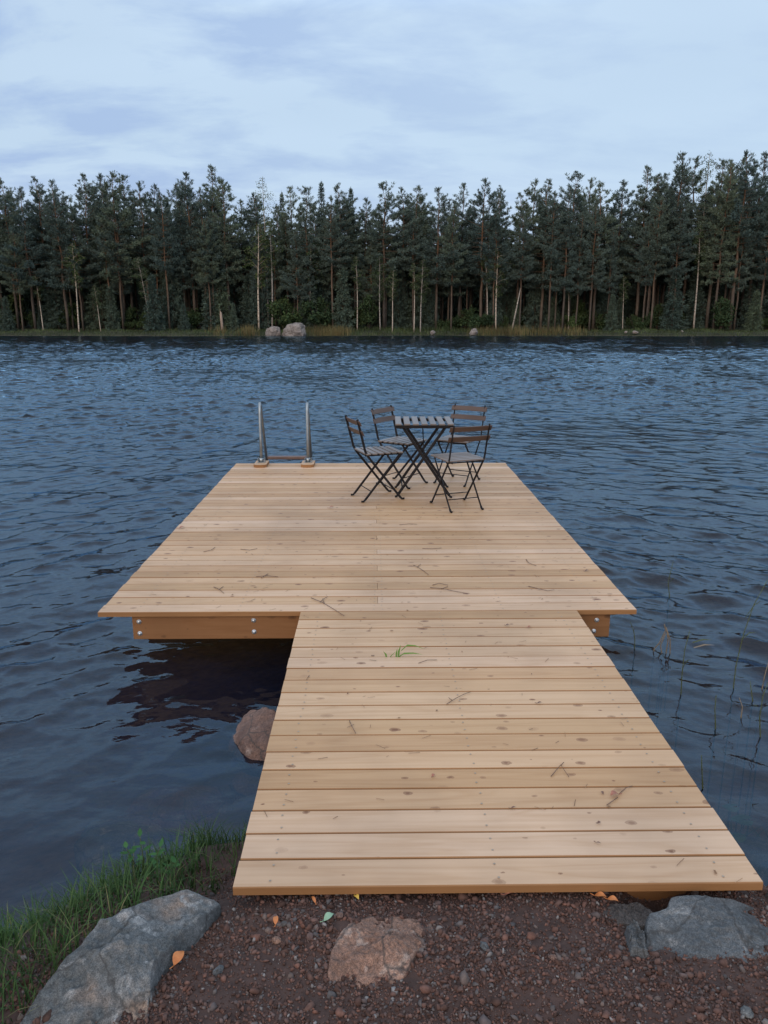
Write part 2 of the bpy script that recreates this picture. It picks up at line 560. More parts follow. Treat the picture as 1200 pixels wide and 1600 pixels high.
def ground_h(x, y):
    x = np.asarray(x, float)
    y = np.asarray(y, float)
    d = np.interp(x, SHX, SHY) - y
    near = np.where(d > 0, 0.33 * (1 - np.exp(-np.maximum(d, 0) / 0.27)) + np.clip(d - 1.2, 0, 4) * 0.04,
                    -1.9 * (1 - np.exp(np.minimum(d, 0) / 3.4)))
    near += 0.012 * np.sin(x * 7.1 + y * 3.3) * np.sin(y * 8.7 - x * 2.1)
    # hollow under the right end of the walkway
    near -= 0.10 * np.exp(-(((x - 0.86) / 0.10) ** 2 + ((y - 1.93) / 0.10) ** 2))
    near -= 0.10 * np.exp(-(((x + 0.55) / 0.25) ** 2 + ((y - 2.2) / 0.2) ** 2))
    e = y - far_line(x)
    far = np.where(e > 0, 0.42 * (1 - np.exp(-np.maximum(e, 0) / 0.9)) + np.clip(e - 3, 0, 30) * 0.05 + np.clip(e - 30, 0, 400) * 0.10,
                   np.maximum(e * 0.16, -1.6))
    far += np.where(e > 1, 0.10 * np.sin(x * 0.9 + y * 0.5) * np.sin(y * 0.8), 0)
    return np.where(y < 40, near, far)


m, t, b = new_mat('ground')
co = objco(t)
n1 = noise_(t, co, 14.0, 8.0, 0.65)
n2 = noise_(t, co, 0.8, 5.0, 0.6)
sep2 = N(t, 'ShaderNodeSeparateXYZ')
t.links.new(co, sep2.inputs[0])
soil = ramp(t, n1, [(0.3, (0.032, 0.016, 0.012)), (0.7, (0.085, 0.044, 0.033))])
wet = ramp(t, n1, [(0.3, (0.07, 0.046, 0.024)), (0.7, (0.19, 0.125, 0.07))])
forest = ramp(t, n2, [(0.35, (0.020, 0.022, 0.012)), (0.65, (0.045, 0.048, 0.022))])
under = math_(t, 'LESS_THAN', sep2.outputs[2], 0.015)
farf = math_(t, 'GREATER_THAN', sep2.outputs[1], 60.0)
c = mixc(t, farf, soil, forest)
c = mixc(t, under, c, wet)
set_in(t, b.inputs['Base Color'], c)
b.inputs['Roughness'].default_value = 0.9
bump(t, b, n1, 0.6, 0.02)
GROUND = m
xs = np.unique(np.concatenate([np.linspace(-900, -60, 22), np.linspace(-60, -6, 46), np.linspace(-6, -2, 40), np.linspace(-2, 2, 130), np.linspace(2, 6, 40), np.linspace(6, 60, 46), np.linspace(60, 900, 22)]))
ys = np.unique(np.concatenate([np.linspace(-300, -4, 14), np.linspace(-4, 0.5, 30), np.linspace(0.5, 4, 120), np.linspace(4, 12, 30), np.linspace(12, 76, 32), np.linspace(76, 92, 60), np.linspace(92, 150, 40), np.linspace(150, 900, 18)]))
XX, YY = np.meshgrid(xs, ys, indexing='ij')
ZZ = ground_h(XX, YY)
g = link('ground', grid_mesh('ground', np.stack([XX, YY, ZZ], -1), GROUND))
tag(g, kind='structure')


# ------------------------------------------------------------------ water
def build_water():
    nr, na = 1900, 720
    r = np.concatenate([np.geomspace(0.9, 96.0, nr)])
    a = np.concatenate([np.linspace(-1.45, -0.62, 60, endpoint=False), np.linspace(-0.62, 0.62, na), np.linspace(0.62, 1.45, 61)[1:]])
    A, Rr = np.meshgrid(a, r)
    X = (Rr * np.sin(A)).astype(np.float32)
    Y = (Rr * np.cos(A) - 0.3).astype(np.float32)
    cell = (Rr * 0.0025).astype(np.float32)
    cella = (Rr * 0.0016).astype(np.float32)
    Z = np.zeros_like(X)
    DX = np.zeros_like(X)
    DY = np.zeros_like(X)
    rg = np.random.default_rng(5)
    wside = (1 / (1 + np.exp(-(X + 0.5) / np.maximum(1.2, 0.18 * Y)))).astype(np.float32)     # 0 left .. 1 right
    for sysn, (mean, wgt) in enumerate(((R(-52), 1 - 0.75 * wside), (R(-121), 0.30 + 0.70 * wside))):
        for i in range(110):
            lam = math.exp(rg.uniform(math.log(0.075), math.log(1.6)))
            th = mean + rg.normal(0, R(24))
            ph = rg.uniform(0, 2 * math.pi)
            k = 2 * math.pi / lam
            s = 0.0158 * (1.45 if 0.14 < lam < 0.55 else (0.95 if lam <= 0.16 else 0.62))
            amp = s / k * 1.0
            kx, ky = k * math.cos(th), k * math.sin(th)
            lod = np.clip((lam - 2.0 * cell) / (2.0 * cell), 0, 1)
            f_ = (kx * X + ky * Y + ph).astype(np.float32)
            aw = amp * wgt * lod
            Z += aw * np.sin(f_)
            c_ = aw * np.cos(f_) * 1.7
            DX += c_ * math.cos(th)
            DY += c_ * math.sin(th)
    # sharper crests, gusts
    gust = 1.0 + 0.45 * np.sin(0.35 * X + 0.8 * np.sin(0.22 * Y)) * np.sin(0.31 * Y + 0.5 * np.sin(0.3 * X)) + 0.25 * np.sin(0.9 * X - 0.6 * Y) * np.sin(0.7 * Y + 0.4 * X)
    Z *= gust.astype(np.float32)
    dsh = np.interp(X, SHX, SHY)
    off = np.clip((Y - dsh) / 3.0, 0, 1)
    lee = np.clip((far_line(X) - Y) / 3.5, 0.12, 1) * (1.0 + np.clip((Y - 5) / 18, 0, 1) * 1.1 + np.clip((Y - 25) / 45, 0, 1) * 0.8)
    att = (0.35 + 0.65 * off * off * (3 - 2 * off)) * lee
    Z *= att
    P = np.stack([X + DX * att, Y + DY * att, Z], -1)
    return P


m, t, b = new_mat('lake_water')
t.nodes.remove(b)
co = objco(t, (1.0, 1.0, 1.0))
f1 = noise_(t, objco(t, (5.5, 10.5, 1.0)), 1.0, 3.0, 0.55, 0.3)
f2 = noise_(t, objco(t, (1.3, 2.4, 1.0)), 1.0, 3.0, 0.5, 0.3)
h = math_(t, 'ADD', math_(t, 'MULTIPLY', f1, 0.020), math_(t, 'MULTIPLY', f2, 0.05))
sepw = N(t, 'ShaderNodeSeparateXYZ')
t.links.new(co, sepw.inputs[0])
calm = math_(t, 'SUBTRACT', 1.0, math_(t, 'DIVIDE', math_(t, 'SUBTRACT', sepw.outputs[1], 78.0), 4.0, clamp=True))
nearcalm = math_(t, 'DIVIDE', math_(t, 'SUBTRACT', sepw.outputs[1], 1.5), 14.0, clamp=True)
nearcalm = math_(t, 'ADD', math_(t, 'MULTIPLY_ADD', nearcalm, 0.8, 0.2), math_(t, 'DIVIDE', sepw.outputs[1], 40.0, clamp=True))
bp = N(t, 'ShaderNodeBump', i_Distance=1.0)
t.links.new(math_(t, 'MULTIPLY', math_(t, 'MULTIPLY', calm, nearcalm), 0.42), bp.inputs['Strength'])
t.links.new(h, bp.inputs['Height'])
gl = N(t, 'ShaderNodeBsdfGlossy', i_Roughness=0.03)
gl.inputs[0].default_value = (0.62, 0.85, 1.0, 1)  # blue painted into the reflection colour, bluer than the sky it mirrors
tr = N(t, 'ShaderNodeBsdfTransparent')
tr.inputs[0].default_value = (0.60, 0.50, 0.36, 1)
body = N(t, 'ShaderNodeBsdfDiffuse')          # light scattered back by the water itself
body.inputs[0].default_value = (0.010, 0.040, 0.13, 1)
wat_in = N(t, 'ShaderNodeMixShader', i_0=0.10)
t.links.new(tr.outputs[0], wat_in.inputs[1])
t.links.new(body.outputs[0], wat_in.inputs[2])
fr = N(t, 'ShaderNodeFresnel', i_IOR=1.40)
t.links.new(bp.outputs[0], gl.inputs['Normal'])
t.links.new(bp.outputs[0], fr.inputs['Normal'])
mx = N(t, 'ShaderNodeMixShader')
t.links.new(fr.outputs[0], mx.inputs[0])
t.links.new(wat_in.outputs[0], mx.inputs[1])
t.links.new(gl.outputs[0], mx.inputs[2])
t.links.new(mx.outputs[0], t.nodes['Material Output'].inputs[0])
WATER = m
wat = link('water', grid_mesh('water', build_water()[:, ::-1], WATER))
tag(wat, kind='structure')


# ------------------------------------------------------------------ the jetty
WX0, WX1, WY0 = -0.426, 1.174, 1.957
PX0, PX1, PY0, PY1 = -1.595, 1.525, 4.171, 8.785
TH = 0.028
jet = empty('wooden_jetty', ((WX0 + WX1) / 2, WY0, 0))
tag(jet, 'new pale wooden jetty with a narrow walkway and a wide bathing platform', 'jetty')
JL = Vector(jet.location)


def board(mb, x0, x1, y0, y1, z):
    c = 0.003
    prof = [(y0, z - TH), (y1, z - TH), (y1, z - c), (y1 - c, z), (y0 + c, z), (y0, z - c)]
    vs = [(x - JL.x, y - JL.y, zz_ - JL.z) for x in (x0, x1) for y, zz_ in prof]
    o = len(mb.v)
    mb.v.extend(vs)
    for i in range(6):
        j = (i + 1) % 6
        mb.f.append((o + i, o + 6 + i, o + 6 + j, o + j))
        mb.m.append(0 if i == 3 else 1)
        mb.sm.append(False)
    mb.f.append(tuple(o + i for i in range(6)))
    mb.f.append(tuple(o + 6 + i for i in range(5, -1, -1)))
    mb.m += [1, 1]
    mb.sm += [False, False]


def screw(mb, x, y):
    vs = [(x - JL.x + 0.004 * math.cos(a), y - JL.y + 0.004 * math.sin(a), DECK + 0.0016 - JL.z) for a in [k * math.pi / 3 for k in range(6)]]
    mb.add(vs, [tuple(range(6))], 2)


SCREW = plain_mat('screw_head', (0.26, 0.21, 0.16), (0.36, 0.29, 0.22), 50, 0.5, 0.2)
wk = MB()
p = 0.123
rr = random.Random(4)
for i in range(18):
    y0 = WY0 + i * p
    z = DECK + rr.uniform(-0.0012, 0.0008)
    board(wk, WX0 + rr.uniform(-.002, .002), WX1 + rr.uniform(-.002, .002), y0, y0 + p - 0.0038, z)
    for x in (WX0 + 0.11, (WX0 + WX1) / 2, WX1 - 0.11):
        for dy in (0.028, 0.09):
            screw(wk, x + rr.uniform(-.004, .004), y0 + dy + rr.uniform(-.004, .004))
wk.build('walkway_decking', [DECK_TOP, DECK_SIDE, SCREW], jet)
pf = MB()
n = 38
p = (PY1 - PY0) / n
seam = 0.02
for i in range(n):
    y0 = PY0 + i * p
    z = DECK + rr.uniform(-0.0012, 0.0008)
    a, b_ = PX0 + rr.uniform(-.003, .003), PX1 + rr.uniform(-.003, .003)
    if i in (1, 3, 6, 9, 12, 16, 20, 25, 31):
        board(pf, a, seam - 0.001, y0, y0 + p - 0.0032, z)
        board(pf, seam + 0.001, b_, y0, y0 + p - 0.0032, z + 0.0004)
    else:
        board(pf, a, b_, y0, y0 + p - 0.0032, z)
    for x in (PX0 + 0.22, -0.79, 0.0, 0.045, 0.75, PX1 - 0.2):
        for dy in (0.028, 0.09):
            screw(pf, x + rr.uniform(-.004, .004), y0 + dy)
pf.build('platform_decking', [DECK_TOP, DECK_SIDE, SCREW], jet)


def jbox(name, x0, x1, y0, y1, z0, z1, mat):
    mb = MB()
    mb.box(((x0 + x1) / 2 - JL.x, (y0 + y1) / 2 - JL.y, (z0 + z1) / 2 - JL.z), (x1 - x0, y1 - y0, z1 - z0))
    o = mb.build(name, mat, jet)
    bv = o.modifiers.new('bevel', 'BEVEL')
    bv.width = 0.004
    bv.segments = 2
    return o


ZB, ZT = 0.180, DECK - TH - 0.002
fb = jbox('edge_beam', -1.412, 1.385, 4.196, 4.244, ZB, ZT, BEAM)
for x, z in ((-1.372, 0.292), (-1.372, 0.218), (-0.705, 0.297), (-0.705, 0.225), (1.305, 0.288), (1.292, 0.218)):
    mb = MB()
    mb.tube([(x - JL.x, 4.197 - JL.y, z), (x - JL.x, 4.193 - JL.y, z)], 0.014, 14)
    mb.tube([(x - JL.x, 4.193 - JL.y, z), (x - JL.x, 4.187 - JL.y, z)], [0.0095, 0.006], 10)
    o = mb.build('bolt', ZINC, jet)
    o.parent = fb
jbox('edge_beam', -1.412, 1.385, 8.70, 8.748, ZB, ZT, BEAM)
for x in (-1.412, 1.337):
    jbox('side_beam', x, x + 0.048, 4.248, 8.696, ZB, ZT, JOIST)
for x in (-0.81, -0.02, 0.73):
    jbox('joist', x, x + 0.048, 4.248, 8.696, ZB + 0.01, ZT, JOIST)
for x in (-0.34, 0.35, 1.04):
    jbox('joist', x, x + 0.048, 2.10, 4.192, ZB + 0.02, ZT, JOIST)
jbox('sill_board', 0.20, WX1 - 0.08, 2.02, 2.065, ZB, ZT, BEAM)
for x, y in ((-0.5, 6.6), (0.6, 6.6), (-0.9, 8.1), (0.9, 8.1)):
    mb = MB()
    mb.tube([(x - JL.x, y - JL.y, -1.75), (x - JL.x, y - JL.y, ZB + 0.05)], 0.05, 12)
    mb.build('post', STEP, jet)

# ------------------------------------------------------------------ bathing ladder
lad = empty('bathing_ladder', (-1.0, 8.7, DECK))
tag(lad, 'steel bathing ladder with two tall handrails at the outer edge of the platform', 'ladder')
for x in (-1.285, -0.752):
    lx = x + 1.0
    top = 0.70
    pts = [(lx, -0.04, 0.02), (lx, -0.035, 0.30), (lx, -0.022, 0.60), (lx, -0.008, top - 0.03), (lx, 0.016, top), (lx, 0.045, top - 0.02), (lx, 0.07, top - 0.07)]
    for k in range(1, 9):
        u = k / 8
        pts.append((lx, 0.07 + 0.78 * u, top - 0.07 - 1.55 * u))
    mb = MB()
    mb.tube(pts, 0.0165, 12)
    mb.build('handrail', STEEL, lad)
    mb = MB()
    # block of decking under the rail, its near end rounded
    y0, y1, hw = -0.19, 0.075, 0.072
    pr = [(-hw, y1), (-hw, y0 + 0.03), (-hw + 0.03, y0 + 0.004), (0, y0), (hw - 0.03, y0 + 0.004), (hw, y0 + 0.03), (hw, y1)]
    vs = [(lx + a, b_, z) for z in (0.001, 0.034) for a, b_ in pr]
    k = len(pr)
    mb.add(vs, [(i, (i + 1) % k, k + (i + 1) % k, k + i) for i in range(k)], 1)
    mb.add(vs, [tuple(range(k, 2 * k))], 0)
    blk = mb.build('mounting_block', [DECK_TOP, DECK_SIDE], lad)
    mb = MB()
    mb.box((lx, -0.04, 0.038), (0.085, 0.085, 0.006))
    mb.tube([(lx, -0.04, 0.04), (lx, -0.04, 0.085)], 0.026, 12)
    mb.box((lx + 0.035, -0.03, 0.06), (0.005, 0.07, 0.05))
    mb.box((lx - 0.035, -0.03, 0.06), (0.005, 0.07, 0.05))
    fl = mb.build('flange', STEEL, lad)
    fl.parent = blk
for j, (yy, z) in enumerate(((0.385, 0.012), (0.52, -0.25), (0.65, -0.51))):
    mb = MB()
    mb.box((-0.0185, yy, z), (0.533 - 0.03, 0.09, 0.032))
    o = mb.build('step', STEP, lad)
    bv = o.modifiers.new('bevel', 'BEVEL')
    bv.width = 0.005


# ------------------------------------------------------------------ folding chairs and table
def make_chair():
    root = empty('folding_chair')
    mb = MB()
    xs_ = np.linspace(-0.150, 0.165, 6)
    for x in xs_:
        mb.box((x, 0, 0.446), (0.043, 0.365, 0.014))
    o = mb.build('seat', SLAT_GREY, root)
    o.modifiers.new('bevel', 'BEVEL').width = 0.003
    mb = MB()
    for s in (-1, 1):
        mb.bar((-0.17, s * 0.135, 0.430), (0.18, s * 0.135, 0.430), 0.008, 0.018, 0)
    mb.bar((0.165, -0.15, 0.428), (0.165, 0.15, 0.428), 0.012, 0.012, 0, (1, 0, 0))
    mb.bar((-0.155, -0.168, 0.428), (-0.155, 0.168, 0.428), 0.010, 0.010, 0, (1, 0, 0))
    mb.build('seat_frame', BLACK, root)
    for s in (-1, 1):
        y = s * 0.168
        mb = MB()
        pts = [(-0.252, y, 0.765), (-0.225, y, 0.66), (-0.178, y, 0.47), (-0.145, y, 0.415), (0.165, y, 0.022)]
        for a, b_ in zip(pts[:-1], pts[1:]):
            mb.bar(a, b_, 0.010, 0.021)
        mb.tube([(0.163, y, 0.024), (0.180, y, 0.009), (0.203, y, 0.009)], 0.0095, 8)
        mb.build('leg', BLACK, root)
        y = s * 0.152
        mb = MB()
        mb.bar((0.168, y, 0.432), (-0.176, y, 0.022), 0.010, 0.021)
        mb.tube([(-0.174, y, 0.024), (-0.190, y, 0.009), (-0.213, y, 0.009)], 0.0095, 8)
        mb.build('leg', BLACK, root)
    for x, z in ((0.105, 0.095), (-0.115, 0.095)):
        hw = 0.168 if x > 0 else 0.152
        mb = MB()
        mb.tube([(x, -hw, z), (x, hw, z)], 0.0045, 8)
        mb.build('stretcher', BLACK, root)
    for z, x in ((0.728, -0.2455), (0.640, -0.2215)):
        mb = MB()
        ns = 8
        vs, fs = [], []
        for i in range(ns + 1):
            y = -0.198 + 0.396 * i / ns
            bow = 0.012 * (1 - (y / 0.198) ** 2) * -1
            for dx, dz in ((0.006, -0.023), (0.0175, -0.021), (0.006, 0.025), (-0.0055, 0.023)):
                vs.append((x + bow + dx + 0.012 - (0.012 if dz > 0 else 0.0), y, z + dz))
            if i:
                a0, b0 = (i - 1) * 4, i * 4
                fs += [(a0 + k, a0 + (k + 1) % 4, b0 + (k + 1) % 4, b0 + k) for k in range(4)]
        fs += [(3, 2, 1, 0), tuple(ns * 4 + k for k in range(4))]
        mb.add(vs, fs)
        o = mb.build('backrest_slat', SLAT_BROWN, root)
        o.modifiers.new('bevel', 'BEVEL').width = 0.003
    return root


CH = [((0.033, 7.05), 20, 'folding chair left of the table, seen from its side, its back towards the ladder'),
      ((0.743, 6.69), 110, 'nearest folding chair, its brown backrest in front of the table edge'),
      ((0.862, 7.735), -122, 'far folding chair at the table, its backrest rising behind the nearest chair'),
      ((0.285, 7.64), -35, 'folding chair at the back left of the table, seat partly behind its legs')]
chair = make_chair()
for i, ((x, y), hd, lab) in enumerate(CH):
    o = chair if i == 0 else copy_tree(chair)
    o.location = (x, y, DECK + 0.001)
    o.rotation_euler = (0, 0, R(hd))
    tag(o, lab, 'chair', 'folding chairs around the table')

tb = empty('folding_table', (0.468, 7.24, DECK + 0.001), R(-1.0))
tag(tb, 'small square folding table with slatted top and crossed black legs', 'table')
mb = MB()
for i in range(7):
    mb.box((-0.238 + i * 0.0793, -0.02, 0.698), (0.056, 0.535, 0.015))
o = mb.build('tabletop', SLAT_GREY, tb)
o.modifiers.new('bevel', 'BEVEL').width = 0.003
mb = MB()
for y in (-0.262, 0.222):
    mb.bar((-0.265, y, 0.676), (0.265, y, 0.676), 0.012, 0.030, 0)
for x in (-0.262, 0.262):
    mb.bar((x, -0.26, 0.676), (x, 0.22, 0.676), 0.010, 0.028, 0, (1, 0, 0))
mb.build('tabletop_frame', BLACK, tb)
for y, s in ((-0.228, 1), (0.222, 1), (-0.205, -1), (0.200, -1)):
    mb = MB()
    mb.bar((-0.20 * s, y, 0.672), (0.242 * s, y, 0.024), 0.012, 0.026)
    mb.tube([(0.240 * s, y, 0.026), (0.254 * s, y, 0.010), (0.268 * s, y, 0.010)], 0.0105, 8)
    mb.build('leg', BLACK, tb)
for x, y0, y1, z in ((0.20, -0.228, 0.222, 0.086), (-0.20, -0.205, 0.200, 0.086), (0.016, -0.235, 0.228, 0.355)):
    mb = MB()
    mb.tube([(x, y0, z), (x, y1, z)], 0.006, 8)
    mb.build('stretcher', BLACK, tb)
mb = MB()
mb.bar((0.0, 0.18, 0.672), (0.012, 0.0, 0.355), 0.010, 0.018, 0, (1, 0, 0))
mb.build('support_strut', BLACK, tb)


# ------------------------------------------------------------------ rocks
def fbm(p, s, o=4):
    return mn.fractal(Vector(p) * s, 1.0, 2.0, o)


def rock_outline(name, pts, H, mat, lab, cat='rock', base=-0.12, tilt=(0, 0), pw=2.6, rough=0.02, seed=0, facet=0.0, group=None, rings=56, top_z=None):
    """dome-topped rock with an angular plan outline (world xy points, counter-clockwise or not)"""
    P = [Vector((x, y, 0)) for x, y in pts]
    c = sum(P, Vector()) / len(P)
    n_ = 200
    L = [0]
    for i in range(len(P)):
        L.append(L[-1] + (P[(i + 1) % len(P)] - P[i]).length)
    out = []
    for k in range(n_):
        s = L[-1] * k / n_
        i = max(j for j in range(len(P)) if L[j] <= s)
        q = P[i].lerp(P[(i + 1) % len(P)], (s - L[i]) / max(1e-6, L[i + 1] - L[i]))
        out.append(q)
    for _ in range(1):
        out = [(out[k - 1] + out[k] * 2 + out[(k + 1) % n_]) / 4 for k in range(n_)]
    gz = float(ground_h(c.x, c.y)) if top_z is None else top_z
    vs, fs = [], []
    so = Vector((seed * 7.3, seed * 3.1, seed * 1.7))
    size = L[-1] / 6
    rr_ = random.Random(seed * 13 + 5)
    facets = []
    for _ in range(7):                            # broken planes that cut the top
        a_ = rr_.uniform(0, 6.28)
        sl = rr_.uniform(0.10, 0.45)
        facets.append((math.cos(a_) * sl, math.sin(a_) * sl, rr_.uniform(0.75, 1.25)))
    slopes = [rr_.uniform(0.8, 2.2) for _ in range(10)]
    for r_ in range(rings + 1):
        u = (1 - r_ / rings) ** 0.75              # 1 rim .. 0 centre
        for k in range(n_):
            d = out[k] - c
            q = d * u
            sk = slopes[int((k / n_) * 10 + 0.6 * mn.noise(q / size + so)) % 10]
            z = min(sk * (1 - u) * d.length * pw, min(H * f[2] + f[0] * q.x + f[1] * q.y for f in facets) if facet else H)
            z += tilt[0] * q.x + tilt[1] * q.y
            w_ = min(1.0, (1 - u) * 6)
            z += rough * (0.2 + 0.8 * w_) * (fbm(q + so, 2.2 / size, 3) - 0.7 * abs(fbm(q - so, 4.5 / size, 3))) + rough * 0.35 * fbm(q + so, 16 / size, 4) * w_
            wob = 1 + 0.06 * fbm(d.normalized() * 0.6 + so, 3.0, 4)
            vs.append((q.x * wob, q.y * wob, z))
    rim = vs[:n_]
    low = [(x * 1.06, y * 1.06, base) for x, y, z in rim]
    vs += low
    for r_ in range(rings):
        for k in range(n_):
            k2 = (k + 1) % n_
            fs.append((r_ * n_ + k, r_ * n_ + k2, (r_ + 1) * n_ + k2, (r_ + 1) * n_ + k))
    b0 = (rings + 1) * n_
    for k in range(n_):
        k2 = (k + 1) % n_
        fs.append((b0 + k, b0 + k2, k2, k))
    mb = MB()
    mb.add(vs, fs, 0, True)
    o = mb.build(name, mat)
    o.location = (c.x, c.y, gz)
    tag(o, lab, cat, group)
    return o


def boulder(name, loc, dims, mat, lab, cat='rock', seed=0, rz=0.0, cuts=7, amp=0.12, group=None):
    """round-ish lump with flat broken faces"""
    import bmesh
    bm = bmesh.new()
    bmesh.ops.create_icosphere(bm, subdivisions=5, radius=1.0)
    rg = random.Random(seed)
    planes = []
    for _ in range(cuts):
        d = Vector((rg.gauss(0, 1), rg.gauss(0, 1), rg.gauss(0.2, 0.8))).normalized()
        planes.append((d, rg.uniform(0.62, 0.88)))
    so = Vector((seed * 3.7, seed * 1.3, 5.1))
    for v in bm.verts:
        q = v.co.copy()
        for d, off in planes:
            e = q.dot(d) - off
            if e > 0:
                q -= d * e * 0.9
        q *= 1 + amp * fbm(q + so, 1.4, 4) + amp * 0.25 * fbm(q + so, 6, 3)
        v.co = Vector((q.x * dims[0], q.y * dims[1], q.z * dims[2]))
    me = bpy.data.meshes.new(name)
    bm.to_mesh(me)
    bm.free()
    me.materials.append(mat)
    me.polygons.foreach_set('use_smooth', [True] * len(me.polygons))
    o = link(name, me)
    o.location = loc
    o.rotation_euler = (0, 0, rz)
    tag(o, lab, cat, group)
    return o


rock_outline('rock', [(-0.93, 1.35), (-0.86, 1.60), (-0.77, 1.82), (-0.68, 1.92), (-0.575, 1.985), (-0.46, 1.93), (-0.50, 1.82), (-0.57, 1.66), (-0.56, 1.50), (-0.62, 1.32)],
             0.10, ROCK_GREY, 'large grey lichen-spotted rock beside the grass at the left of the gravel', tilt=(-0.05, 0.08), seed=1, pw=2.2, rough=0.022, facet=0.35)
rock_outline('rock', [(-0.125, 1.57), (-0.13, 1.72), (-0.10, 1.82), (-0.06, 1.88), (0.06, 1.895), (0.155, 1.88), (0.18, 1.80), (0.12, 1.74), (0.075, 1.66), (0.02, 1.57)],
             0.046, ROCK_ORANGE, 'orange-pink rock half buried in the middle of the gravel', seed=2, pw=1.2, rough=0.016, facet=0.6)
rock_outline('rock', [(0.755, 1.76), (0.795, 1.875), (0.86, 1.895), (0.88, 1.925), (1.0, 1.95), (1.13, 1.93), (1.20, 1.86), (1.33, 1.83), (1.33, 1.62), (1.05, 1.645), (0.90, 1.675)],
             0.035, ROCK_SLATE, 'flat slate-grey slab of rock below the right corner of the walkway', tilt=(0.0, 0.03), seed=3, pw=3.0, rough=0.014, facet=0.6, base=-0.2)
rock_outline('rock', [(0.66, 1.87), (0.68, 1.95), (0.80, 1.96), (0.845, 1.90), (0.79, 1.855)],
             0.03, ROCK_DARK, 'flat dark brown stone between the gravel and the slate-grey slab, under the deck edge', seed=4, pw=3.5, rough=0.01)
rock_outline('rock', [(0.70, 1.74), (0.715, 1.83), (0.745, 1.85), (0.765, 1.80), (0.75, 1.73)],
             0.035, ROCK_SLATE, 'small grey wedge-shaped stone leaning on the left edge of the slate-grey slab', seed=5, pw=3.0, rough=0.01)
rock_outline('rock', [(1.02, 1.52), (1.0, 1.58), (1.08, 1.615), (1.2, 1.60), (1.22, 1.50), (1.1, 1.46)],
             0.05, ROCK_RED, 'rust-brown stone lying in front of the slate-grey slab', seed=12, pw=2.5, rough=0.015)
rock_outline('rock', [(1.21, 1.93), (1.23, 2.03), (1.36, 2.06), (1.46, 1.98), (1.42, 1.90), (1.30, 1.88)],
             0.05, ROCK_DARK, 'dark stone at the water behind the slate-grey slab', seed=13, pw=2.5, rough=0.02)
boulder('rock', (-0.53, 3.38, -0.03), (0.20, 0.25, 0.17), ROCK_RED, 'reddish brown rock standing out of the water beside the walkway', seed=6, rz=0.4, cuts=14, amp=0.16)
for i, (x, y, d, mt, lab) in enumerate([
        (-0.98, 3.55, (0.34, 0.26, 0.13), ROCK_RED, 'submerged brown stone in the shade of the platform beam'),
        (-0.55, 3.95, (0.30, 0.28, 0.15), ROCK_RED, 'submerged stone deepest under the platform beside the walkway'),
        (-1.20, 3.15, (0.32, 0.22, 0.10), ROCK_GREY, 'submerged pale grey stone farthest from the walkway'),
        (1.52, 2.62, (0.30, 0.26, 0.14), ROCK_GREY, 'submerged grey stone beside the right edge of the walkway'),
        (1.95, 2.9, (0.36, 0.28, 0.14), ROCK_GREY, 'submerged grey stone among the reeds to the right of the walkway')]):
    boulder('stone', (x, y, float(ground_h(x, y)) + 0.05), d, mt, lab, 'stone', seed=20 + i, rz=i * 1.1)


# ------------------------------------------------------------------ gravel
def build_gravel():
    import bmesh
    bm = bmesh.new()
    bmesh.ops.create_icosphere(bm, subdivisions=1, radius=1.0)
    bv = np.array([v.co[:] for v in bm.verts])
    bf = np.array([[v.index for v in f.verts] for f in bm.faces])
    bm.free()
    rg = np.random.default_rng(8)
    n_ = 105000
    x = rg.uniform(-1.0, 1.75, n_)
    y = rg.uniform(0.9, 2.32, n_)
    s = np.exp(rg.normal(math.log(0.0033), 0.50, n_))
    s = np.clip(s, 0.0018, 0.014)
    big = rg.random(n_) < 0.0022
    s = np.where(big, rg.uniform(0.009, 0.022, n_), s)
    d = np.interp(x, SHX, SHY) - y
    patch = np.sin(x * 9 + 2 * np.sin(y * 7)) * np.sin(y * 11 + 1.5 * np.sin(x * 6)) + 0.5 * np.sin(x * 23 + y * 17)
    keep = (d > 0.18) & ((patch > -0.35) | (rg.random(n_) < 0.4)) & ~((x < -0.45) & (y > 1.95) & (rg.random(n_) < 0.6))
    x, y, s = x[keep], y[keep], s[keep]
    n_ = len(x)
    z = ground_h(x, y) + s * 0.25
    q = rg.normal(size=(n_, 4))
    q /= np.linalg.norm(q, axis=1, keepdims=True)
    a_, b_, c_, d_ = q.T
    Rm = np.stack([a_*a_+b_*b_-c_*c_-d_*d_, 2*(b_*c_-a_*d_), 2*(b_*d_+a_*c_), 2*(b_*c_+a_*d_), a_*a_-b_*b_+c_*c_-d_*d_, 2*(c_*d_-a_*b_),
                   2*(b_*d_-a_*c_), 2*(c_*d_+a_*b_), a_*a_-b_*b_-c_*c_+d_*d_], -1).reshape(n_, 3, 3)
    sc = np.stack([np.ones(n_), rg.uniform(0.6, 1.0, n_), rg.uniform(0.35, 0.75, n_)], -1)
    loc = bv[None] * (1 + rg.normal(0, 0.26, (n_, len(bv), 1))) * sc[:, None, :] * s[:, None, None]
    vs = np.einsum('nvj,nij->nvi', loc, Rm)
    vs += np.stack([x, y, z], -1)[:, None, :]
    F = (bf[None] + (np.arange(n_) * len(bv))[:, None, None]).reshape(-1, 3)
    me = bpy.data.meshes.new('gravel')
    me.vertices.add(n_ * len(bv))
    me.vertices.foreach_set('co', vs.reshape(-1).astype(np.float32))
    me.loops.add(len(F) * 3)
    me.loops.foreach_set('vertex_index', F.reshape(-1).astype(np.int32))
    me.polygons.add(len(F))
    me.polygons.foreach_set('loop_start', np.arange(0, len(F) * 3, 3, dtype=np.int32))
    me.polygons.foreach_set('loop_total', np.full(len(F), 3, dtype=np.int32))
    me.update(calc_edges=True)
    me.materials.append(GRAVEL_M)
    return me


